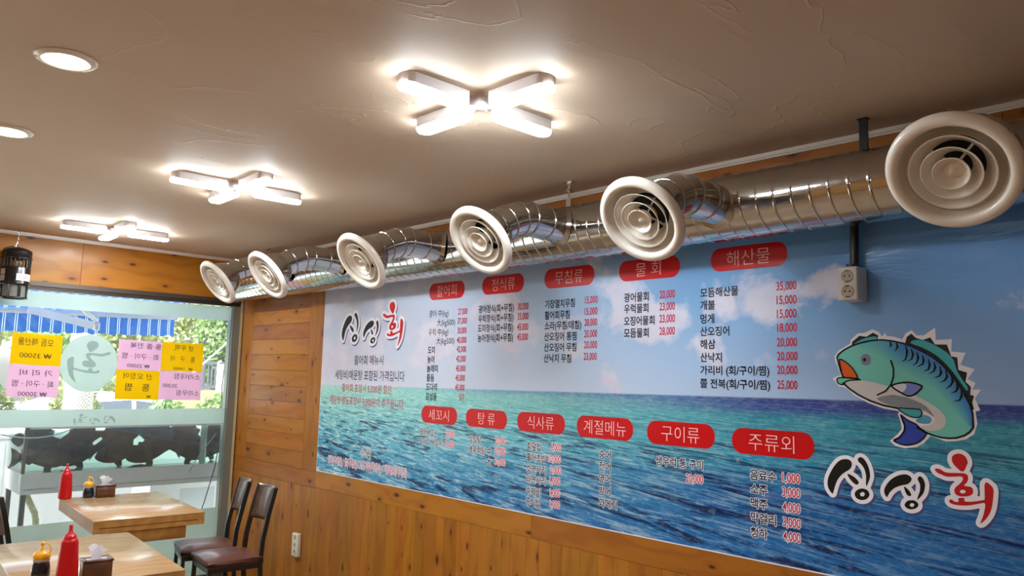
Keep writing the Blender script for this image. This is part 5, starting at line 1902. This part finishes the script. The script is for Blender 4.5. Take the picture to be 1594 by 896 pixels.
for (x, y, z, pitch_, yaw, lab_) in spots:
    if f0 is None:
        f0 = make_fish(lab_)
        q = f0
    else:
        q = dup(f0, lab_)
    q.location = (x, y, z)
    q.rotation_euler = (pitch_, 0, yaw)
    q.scale = (1.1, 1.16, 1.12)
# one upright flat fish at the left corner
q = dup(f0, 'dark live fish standing upright against the left corner of the tank')
q.location = (-0.42, -1.475, 0.95)
q.rotation_euler = (math.radians(82), 0, math.radians(8))
q.scale = (0.6, 0.72, 0.72)

# ------------------------------------------------------------------ awning
M_AWN, _nt, _b = new_mat('striped_awning_cloth')
_co = coords(_nt)
_sx = _nt.nodes.new('ShaderNodeSeparateXYZ')
_nt.links.new(_co, _sx.inputs[0])
_fr = math_n(_nt, 'FRACT', math_n(_nt, 'DIVIDE', math_n(_nt, 'ADD', _sx.outputs[1], 40.0), 0.094))
_l1 = math_n(_nt, 'LESS_THAN', math_n(_nt, 'ABSOLUTE', math_n(_nt, 'SUBTRACT', _fr, 0.42)), 0.036)
_l2 = math_n(_nt, 'LESS_THAN', math_n(_nt, 'ABSOLUTE', math_n(_nt, 'SUBTRACT', _fr, 0.60)), 0.036)
_c = mix_n(_nt, math_n(_nt, 'MAXIMUM', _l1, _l2), mix_n(_nt, noise_n(_nt, _co, 5, 3), rgb(20, 84, 160), rgb(34, 104, 182)), rgb(214, 232, 244))
_sp = math_n(_nt, 'GREATER_THAN', noise_n(_nt, _co, 120, 1), 0.74)
_nt.links.new(mix_n(_nt, math_n(_nt, 'MULTIPLY', _sp, 0.35), _c, rgb(190, 214, 240)), _b.inputs['Base Color'])
_b.inputs['Roughness'].default_value = 0.7
_tl = _nt.nodes.new('ShaderNodeBsdfTranslucent')
_nt.links.new(_c, _tl.inputs[0])
_ms = _nt.nodes.new('ShaderNodeMixShader')
_ms.inputs[0].default_value = 0.45
_om = _nt.nodes['Material Output']
_nt.links.new(_b.outputs[0], _ms.inputs[1])
_nt.links.new(_tl.outputs[0], _ms.inputs[2])
_nt.links.new(_ms.outputs[0], _om.inputs[0])

AX = -1.3
AY0, AY1 = -3.6, -0.115
zbar = lambda y: 2.09 + 0.036 * (y + 1.6) / 1.5
awn = thing('awning', 'blue awning with thin white double stripes and white front bar outside the window', 'awning', (0, 0, 0))
m_ = MB()
vs, fs = [], []
nY = 60
for i in range(nY + 1):
    y = AY0 + (AY1 - 0.02 - AY0) * i / nY
    wob = 0.012 * math.sin(y * 17) + 0.008 * math.sin(y * 31)
    for j, (dx, dz) in enumerate(((0.0, -0.015), (-0.004 + wob * 0.3, -0.09), (0.004 + wob, -0.19))):
        vs.append((AX + 0.012 + dx, y, zbar(y) + dz + (0.010 * math.cos(y * 67) if j == 2 else 0)))
for i in range(nY):
    for j in range(2):
        a = i * 3 + j
        fs.append((a, a + 3, a + 4, a + 1))
m_.add(vs, fs, True)
m_.build('valance', M_AWN, awn)
m_ = MB()
vs, fs = [], []
for i in range(nY + 1):
    y = AY0 + (AY1 - 0.02 - AY0) * i / nY
    for j in range(7):
        s = j / 6
        vs.append((AX + (1.15) * s, y, zbar(y) + 0.022 + 0.50 * s - 0.03 * math.sin(math.pi * s)))
for i in range(nY):
    for j in range(6):
        a = i * 7 + j
        fs.append((a, a + 7, a + 8, a + 1))
m_.add(vs, fs, True)
m_.build('canopy', M_AWN, awn)
M_WHITEMETAL = plain('white_metal', rgb(236, 236, 238), 0.4, vary=0.02)
m_ = MB()
m_.tube([(AX, AY0, zbar(AY0)), (AX, AY1, zbar(AY1))], 0.030, 16)
m_.lathe([(0, -0.018), (0.036, -0.018), (0.036, 0.018), (0, 0.018)], 16, Matrix.Translation((AX, AY1, zbar(AY1))) @ Matrix.Rotation(math.radians(90), 4, 'X'))
m_.build('front_bar', M_WHITEMETAL, awn)
m_ = MB()
A_, B_ = Vector((-0.95, -0.945, 1.972)), Vector((-1.28, -1.42, 2.105))
d_ = (B_ - A_).normalized()
sd = d_.cross(Vector((0, 0, 1))).normalized()
upv = sd.cross(d_)
def bar(mb_, a, b2, w, h):
    q_ = [a - sd * w - upv * h, a + sd * w - upv * h, a + sd * w + upv * h, a - sd * w + upv * h]
    r_ = [p + (b2 - a) for p in q_]
    mb_.add(q_ + r_, [(0, 3, 2, 1), (4, 5, 6, 7), (0, 1, 5, 4), (1, 2, 6, 5), (2, 3, 7, 6), (3, 0, 4, 7)])
bar(m_, A_, B_, 0.022, 0.034)
m_.lathe([(0, -0.035), (0.028, -0.035), (0.028, 0.035), (0, 0.035)], 14, Matrix.Translation(A_))
m_.build('folding_arm', M_WHITEMETAL, awn)
m_ = MB()
m_.tube([A_ + Vector((0, 0, 0.045)), (-0.2, -1.85, 2.55)], 0.020, 10)
m_.build('arm_link', M_WHITEMETAL, awn)

# ------------------------------------------------------------------ plants, fence, cars beyond the pavement
def leaf_mat(name, c1, c2, c3):
    m, nt, b = new_mat(name)
    f = noise_n(nt, coords(nt), 5.0, 5, 0.7)
    g = noise_n(nt, coords(nt), 46.0, 2)
    c = mix_n(nt, math_n(nt, 'MULTIPLY_ADD', math_n(nt, 'SUBTRACT', f, 0.5), 2.4, 0.5, clamp=True), c1, c2)
    c = mix_n(nt, math_n(nt, 'MULTIPLY', math_n(nt, 'SUBTRACT', g, 0.45, clamp=True), 3.2, clamp=True), c, c3)
    nt.links.new(c, b.inputs['Base Color'])
    b.inputs['Roughness'].default_value = 0.6
    tl = nt.nodes.new('ShaderNodeBsdfTranslucent')
    nt.links.new(c, tl.inputs[0])
    ms = nt.nodes.new('ShaderNodeMixShader')
    ms.inputs[0].default_value = 0.45
    nt.links.new(b.outputs[0], ms.inputs[1])
    nt.links.new(tl.outputs[0], ms.inputs[2])
    nt.links.new(ms.outputs[0], nt.nodes['Material Output'].inputs[0])
    return m
def leaves(mb_, c, r, n_, size, rr, long=1.6):
    for _ in range(n_):
        d = Vector((rr.gauss(0, 1), rr.gauss(0, 1), rr.gauss(0, 1))).normalized()
        p = Vector(c) + Vector((d.x * r[0], d.y * r[1], d.z * r[2])) * (rr.uniform(0.35, 1.0) ** 0.5)
        u = Vector((rr.gauss(0, 1), rr.gauss(0, 1), rr.gauss(0, 1))).normalized()
        w = u.orthogonal().normalized()
        s = size * rr.uniform(0.6, 1.3)
        mb_.add([p - u * s * long * 0.5, p + w * s * 0.45, p + u * s * long * 0.5, p - w * s * 0.45], [(0, 1, 2, 3)])
M_LEAF_LIGHT = leaf_mat('pale_leaves', rgb(138, 154, 86), rgb(200, 202, 140), rgb(100, 120, 72))
M_LEAF_CON = leaf_mat('conifer_leaves', rgb(104, 138, 80), rgb(156, 178, 112), rgb(72, 100, 66))
M_LEAF_BUSH = leaf_mat('bush_leaves', rgb(84, 118, 72), rgb(138, 162, 104), rgb(180, 136, 90))
M_BARK = plain('bark', rgb(116, 98, 78), 0.8, vary=0.25, bump=0.4)
GZ = -0.22
def tree(label, x, y, h, blobs, mat, size, n_, seed, trunk=0.09):
    t = thing('tree', label, 'tree', (x, y, GZ), 0, 'trees across the road')
    m2 = MB()
    m2.tube([(0, 0, 0), (0.03, 0.02, h * 0.4), (0.0, 0.05, h * 0.9)], [trunk, trunk * 0.8, trunk * 0.3], 10)
    for k in range(5):
        a = k * 1.26
        m2.tube([(0.02, 0.02, h * (0.35 + 0.08 * k)), (0.5 * math.cos(a), 0.5 * math.sin(a), h * (0.5 + 0.09 * k))], [trunk * 0.4, trunk * 0.15], 6)
    m2.build('trunk', M_BARK, t)
    rr = random.Random(seed)
    m2 = MB()
    for (cx, cy, cz, rx, ry, rz) in blobs:
        leaves(m2, (cx, cy, cz), (rx, ry, rz), n_, size, rr)
    m2.build('foliage', mat, t)
    return t
tree('pale green leafy tree seen right of the awning', -11.0, 3.0, 4.0, [(0, 0, 2.7, 0.8, 0.9, 0.75), (0.2, -0.7, 2.3, 0.6, 0.6, 0.6), (0.1, 0.5, 3.3, 0.7, 0.7, 0.7), (0, -0.3, 3.7, 0.6, 0.8, 0.6), (0.2, -1.2, 2.9, 0.6, 0.6, 0.8), (0.2, 0.2, 1.9, 0.6, 0.8, 0.5)], M_LEAF_LIGHT, 0.10, 900, 2)
tree('feathery green conifer seen at the right end of the window', -9.2, 3.75, 4.0, [(0, 0.1, 1.9, 0.45, 0.5, 0.6), (0.1, -0.2, 2.5, 0.4, 0.42, 0.6), (0, 0.35, 2.6, 0.4, 0.4, 0.6), (0.05, 0.1, 3.2, 0.4, 0.5, 0.7), (0.1, -0.35, 2.0, 0.3, 0.3, 0.4)], M_LEAF_CON, 0.075, 1000, 3)
tree('yellow green tree behind the signs at the left end of the window', -10.6, -0.9, 4.2, [(0, 0, 2.6, 0.8, 0.8, 0.8), (0.1, -0.9, 2.3, 0.8, 0.8, 0.7), (0.1, 0.7, 2.9, 0.7, 0.6, 0.8), (0, -1.7, 2.8, 0.8, 0.8, 0.9), (0.2, -0.2, 1.9, 0.7, 0.9, 0.5)], M_LEAF_LIGHT, 0.10, 1000, 4)
tree('dense green tree behind the round sticker', -14.0, 2.6, 4.6, [(0, 0, 2.6, 0.9, 0.9, 0.9), (0, -0.9, 2.2, 0.9, 0.8, 0.7), (0, 0.4, 1.7, 0.8, 0.9, 0.6), (0, -0.2, 3.3, 0.9, 0.9, 0.7)], M_LEAF_CON, 0.10, 900, 9)
def bush(label, x, y, r, mat, n_, seed, z=0.0, size=0.055):
    t = thing('bush', label, 'bush', (x, y, GZ + z), 0, 'bushes along the road')
    rr = random.Random(seed)
    m2 = MB()
    leaves(m2, (0, 0, r[2] * 0.85), r, n_, size, rr)
    m2.build('foliage', mat, t)
    m2 = MB()
    for k in range(6):
        a = k * 1.05
        m2.tube([(0.04 * math.cos(a), 0.04 * math.sin(a), 0.0), (r[0] * 0.6 * math.cos(a), r[1] * 0.6 * math.sin(a), r[2] * 1.2)], [0.012, 0.004], 5)
    m2.build('stem', M_BARK, t)
    return t
bush('green bush with brown leaves at the lower left edge of the window', -3.9, -1.36, (0.45, 0.55, 0.92), M_LEAF_BUSH, 5200, 21, 0.02)
bush('green bush with brown leaves left of the wrapped pole', -3.9, -0.30, (0.45, 0.36, 0.90), M_LEAF_BUSH, 3600, 22, 0.02)
bush('rounded green bush below the fence, right of the white car', -4.5, 1.00, (0.4, 0.34, 0.80), M_LEAF_CON, 2800, 23, 0.02)
bush('rounded green bush below the fence at the window corner', -4.5, 1.68, (0.4, 0.31, 0.82), M_LEAF_CON, 2600, 24, 0.02)
bush('tall green bush behind the white car', -7.6, 1.0, (0.5, 1.25, 1.02), M_LEAF_BUSH, 3600, 25)

wallm = MB()
wallm.box((-8.4, 2.35, GZ), (-8.2, 12, 1.22))
tag(wallm.build('retaining_wall', plain('ochre_stone', rgb(150, 132, 100), 0.8, vary=0.15)), 'low ochre retaining wall under the dark fence across the road', 'retaining wall')
fence = thing('fence', 'dark metal fence on the low wall across the road', 'fence', (-8.3, 0, 1.22))
M_FENCE = plain('dark_fence', rgb(74, 80, 86), 0.6)
for k in range(12):
    y = 2.45 + 0.55 * k
    m_ = MB()
    m_.box((-0.03, y - 0.035, 0.0), (0.03, y + 0.035, 0.62))
    m_.build('post', M_FENCE, fence)
m_ = MB()
for k in range(100):
    y = 2.48 + 0.07 * k
    m_.box((-0.008, y, 0.03), (0.008, y + 0.03, 0.56))
m_.box((-0.02, 2.42, 0.50), (0.02, 9.5, 0.56))
m_.box((-0.02, 2.42, 0.04), (0.02, 9.5, 0.09))
m_.build('pickets', M_FENCE, fence)

eb = thing('electric_cabinet', 'grey cabinet on a pole in front of the fence near the window corner', 'cabinet', (-5.0, 2.05, GZ))
m_ = MB()
m_.rbox((-0.12, -0.10, 1.50), (0.12, 0.12, 1.92), 0.01)
m_.build('cabinet_box', plain('cabinet_grey', rgb(176, 178, 178), 0.5), eb)
m_ = MB()
m_.tube([(0.02, -0.14, 0.0), (0.02, -0.14, 1.95), (0.02, -0.10, 1.97)], 0.018, 8)
m_.tube([(0, 0.05, 0), (0, 0.05, 1.5)], 0.03, 8)
m_.build('pole', M_STEEL, eb)

M_POLEWRAP, _nt, _b = new_mat('woven_wrap')
_ch = _nt.nodes.new('ShaderNodeTexChecker')
_ch.inputs['Scale'].default_value = 46
_nt.links.new(map_n(_nt, coords(_nt), (1.4, 1.4, 1)), _ch.inputs[0])
_ch.inputs[1].default_value = rgb(206, 202, 186)
_ch.inputs[2].default_value = rgb(112, 108, 98)
_nt.links.new(_ch.outputs[0], _b.inputs['Base Color'])
_b.inputs['Roughness'].default_value = 0.8
pole = thing('utility_pole', 'thick pole with a pale woven wrap behind the round sticker', 'pole', (-3.0, -0.505, GZ))
m_ = MB()
m_.lathe([(0.0, 0), (0.155, 0), (0.150, 1.62), (0.149, 1.64), (0.0, 1.64)], 28)
m_.build('woven_wrap', M_POLEWRAP, pole)
m_ = MB()
m_.tube([(0, 0, 1.63), (0, 0, 6.5)], [0.13, 0.11], 20)
m_.build('concrete_shaft', plain('concrete', rgb(208, 206, 198), 0.8), pole)
wire = MB()
wire.tube([(-4.0, 0.46, 0.90), (-4.0, 1.62, 2.02)], 0.011, 6)
wire.box((-4.05, 0.30, GZ), (-3.95, 0.48, 0.92))
tag(wire.build('guy_wire', M_WHITEMETAL), 'white guy wire rising steeply towards the window corner', 'wire')

M_CARWHITE = plain('white_car_paint', rgb(240, 242, 244), 0.18, vary=0.01, coat=0.6)
M_CARGLASS = plain('dark_car_glass', rgb(58, 66, 74), 0.08, coat=0.6)
M_TYRE = plain('tyre_rubber', rgb(34, 34, 36), 0.8)
def car(label, loc, rotz):
    """Side view outline along local Y (nose at +Y), 1.7 m wide."""
    t = thing('car', label, 'car', loc, rotz, 'white cars parked in the road')
    body = [(-2.15, 0.32), (-2.2, 0.62), (-2.12, 0.92), (-1.5, 1.02), (1.0, 0.98), (1.75, 0.90), (2.1, 0.74), (2.18, 0.5), (2.12, 0.30)]
    m2 = MB()
    secs = [(-0.86, 0.92), (-0.80, 1.0), (0.80, 1.0), (0.86, 0.92)]
    n_ = len(body)
    vs_ = [(x, u * (0.97 if sc < 1 else 1), 0.3 + (v - 0.3) * sc) for x, sc in secs for u, v in body]
    fs_ = []
    for i in range(3):
        for j in range(n_):
            fs_.append((i * n_ + j, i * n_ + (j + 1) % n_, (i + 1) * n_ + (j + 1) % n_, (i + 1) * n_ + j))
    fs_ += [tuple(range(n_)), tuple(reversed(range(3 * n_, 4 * n_)))]
    m2.add(vs_, fs_)
    m2.build('car_body', M_CARWHITE, t)
    roof = [(-1.55, 1.0), (-1.15, 1.28), (-0.75, 1.42), (-0.1, 1.46), (0.35, 1.38), (1.05, 0.97)]
    m2 = MB()
    n_ = len(roof)
    vs_ = [(x * (0.82 if v > 1.2 else 0.96), u, v) for x in (-0.80, 0.80) for u, v in roof]
    m2.add(vs_, [(j, j + 1, n_ + j + 1, n_ + j) for j in range(n_ - 1)] + [tuple(range(n_)), tuple(reversed(range(n_, 2 * n_)))])
    m2.build('cabin', M_CARWHITE, t)
    for s in (-1, 1):
        for nm, win in (('front_window', [(0.0, 1.04), (0.0, 1.36), (0.30, 1.32), (0.78, 1.04)]), ('rear_window', [(-1.18, 1.06), (-0.82, 1.32), (-0.06, 1.37), (-0.06, 1.04)])):
            m2 = MB()
            m2.add([(s * (0.775 - 0.30 * (v - 1.0)) + s * 0.012, u, v) for u, v in win] , [(0, 1, 2, 3)])
            m2.build(nm, M_CARGLASS, t)
        for wy in (-1.35, 1.35):
            m2 = MB()
            m2.lathe([(0, -0.1), (0.31, -0.1), (0.33, -0.06), (0.33, 0.08), (0.2, 0.1), (0, 0.09)], 24, Matrix.Translation((s * 0.78, wy, 0.33)) @ Matrix.Rotation(math.radians(90 * s), 4, 'Y'))
            m2.build('wheel', M_TYRE, t)
    m2 = MB()
    m2.add([(-0.66, 0.42, 1.362), (0.66, 0.42, 1.362), (0.76, 1.02, 1.005), (-0.76, 1.02, 1.005)], [(0, 1, 2, 3)])
    m2.build('windscreen', M_CARGLASS, t)
    return t
c0 = car('white car parked behind the round sticker and the lower paper signs', (-5.95, 0.85, GZ), 0)
dup(c0, 'white car at the far left of the window behind the pink sign', (-6.6, -3.6, GZ), 0)

# white cabinet and grey bin left of the tank
wc = thing('white_cabinet', 'long bright white low cabinet standing beyond the fish tank', 'cabinet', (-2.05, -0.6, -0.10))
m_ = MB()
m_.rbox((-0.3, -1.6, 0.0), (0.3, 1.6, 1.02), 0.02)
m_.build('cabinet_body', M_WHITEPL, wc)
m_ = MB()
m_.rbox((-0.31, -1.61, 1.02), (0.31, 1.61, 1.08), 0.015)
m_.build('lid', M_WHITEPL, wc)
m_ = MB()
for yy in (-0.8, 0.0, 0.8):
    m_.box((0.299, yy - 0.004, 0.04), (0.3012, yy + 0.004, 0.98))
m_.build('door_seam', M_STEEL, wc)
gb = thing('grey_bin', 'grey box with pale lid edge left of the fish tank', 'bin', (-0.62, -1.93, -0.10))
m_ = MB()
m_.rbox((-0.17, -0.2, 0.0), (0.17, 0.2, 1.02), 0.015)
m_.build('bin_body', plain('bin_grey', rgb(176, 182, 176), 0.5), gb)
m_ = MB()
m_.rbox((-0.18, -0.21, 1.02), (0.18, 0.21, 1.05), 0.01)
m_.build('lid', plain('lid_grey', rgb(150, 154, 146), 0.5), gb)
pb = thing('white_box', 'white box with a printed sheet on the pavement under the tank', 'box', (-1.25, 0.25, -0.10))
m_ = MB()
m_.rbox((-0.25, -0.6, 0.0), (0.25, 0.5, 0.62), 0.01)
m_.build('box_body', M_WHITEPL, pb)
m_ = MB()
m_.box((0.2502, -0.32, 0.22), (0.2512, 0.02, 0.56))
sh = m_.build('printed_sheet', plain('printed_paper', rgb(200, 206, 204), 0.6), pb)

# loose lines
m_ = MB()
m_.tube([(-0.13, -0.06, 1.95), (-0.13, -0.085, 1.70), (-0.13, -0.10, 1.45), (-0.13, -0.075, 1.15), (-0.13, -0.085, 1.0), (-0.13, -0.115, 0.75), (-0.13, -0.19, 0.45), (-0.13, -0.24, 0.30), (-0.13, -0.26, 0.0), (-0.13, -0.26, -0.095)], 0.0045, 8)
tag(m_.build('black_cable', M_BLACK), 'thin black cable hanging down outside the window corner', 'cable')
m_ = MB()
pts = []
for i in range(25):
    s = i / 24
    pts.append((-0.32, -1.72 + 0.75 * s, 1.075 - 0.05 * math.sin(math.pi * min(1, s * 1.25)) + 0.13 * s * s))
m_.tube(pts, 0.0045, 8)
tag(m_.build('air_hose', plain('pale_blue_hose', rgb(166, 190, 200), 0.4)), 'thin pale air hose crossing the left half of the tank glass', 'hose')
m_ = MB()
pts = []
for i in range(15):
    s = i / 14
    pts.append((-0.325, -0.26 + 0.22 * s, 0.69 + 0.34 * s ** 0.8))
m_.tube(pts, 0.004, 8)
tag(m_.build('thin_hose', plain('pale_grey_hose', rgb(150, 162, 160), 0.4)), 'thin pale hose slanting up at the right end of the tank', 'hose')
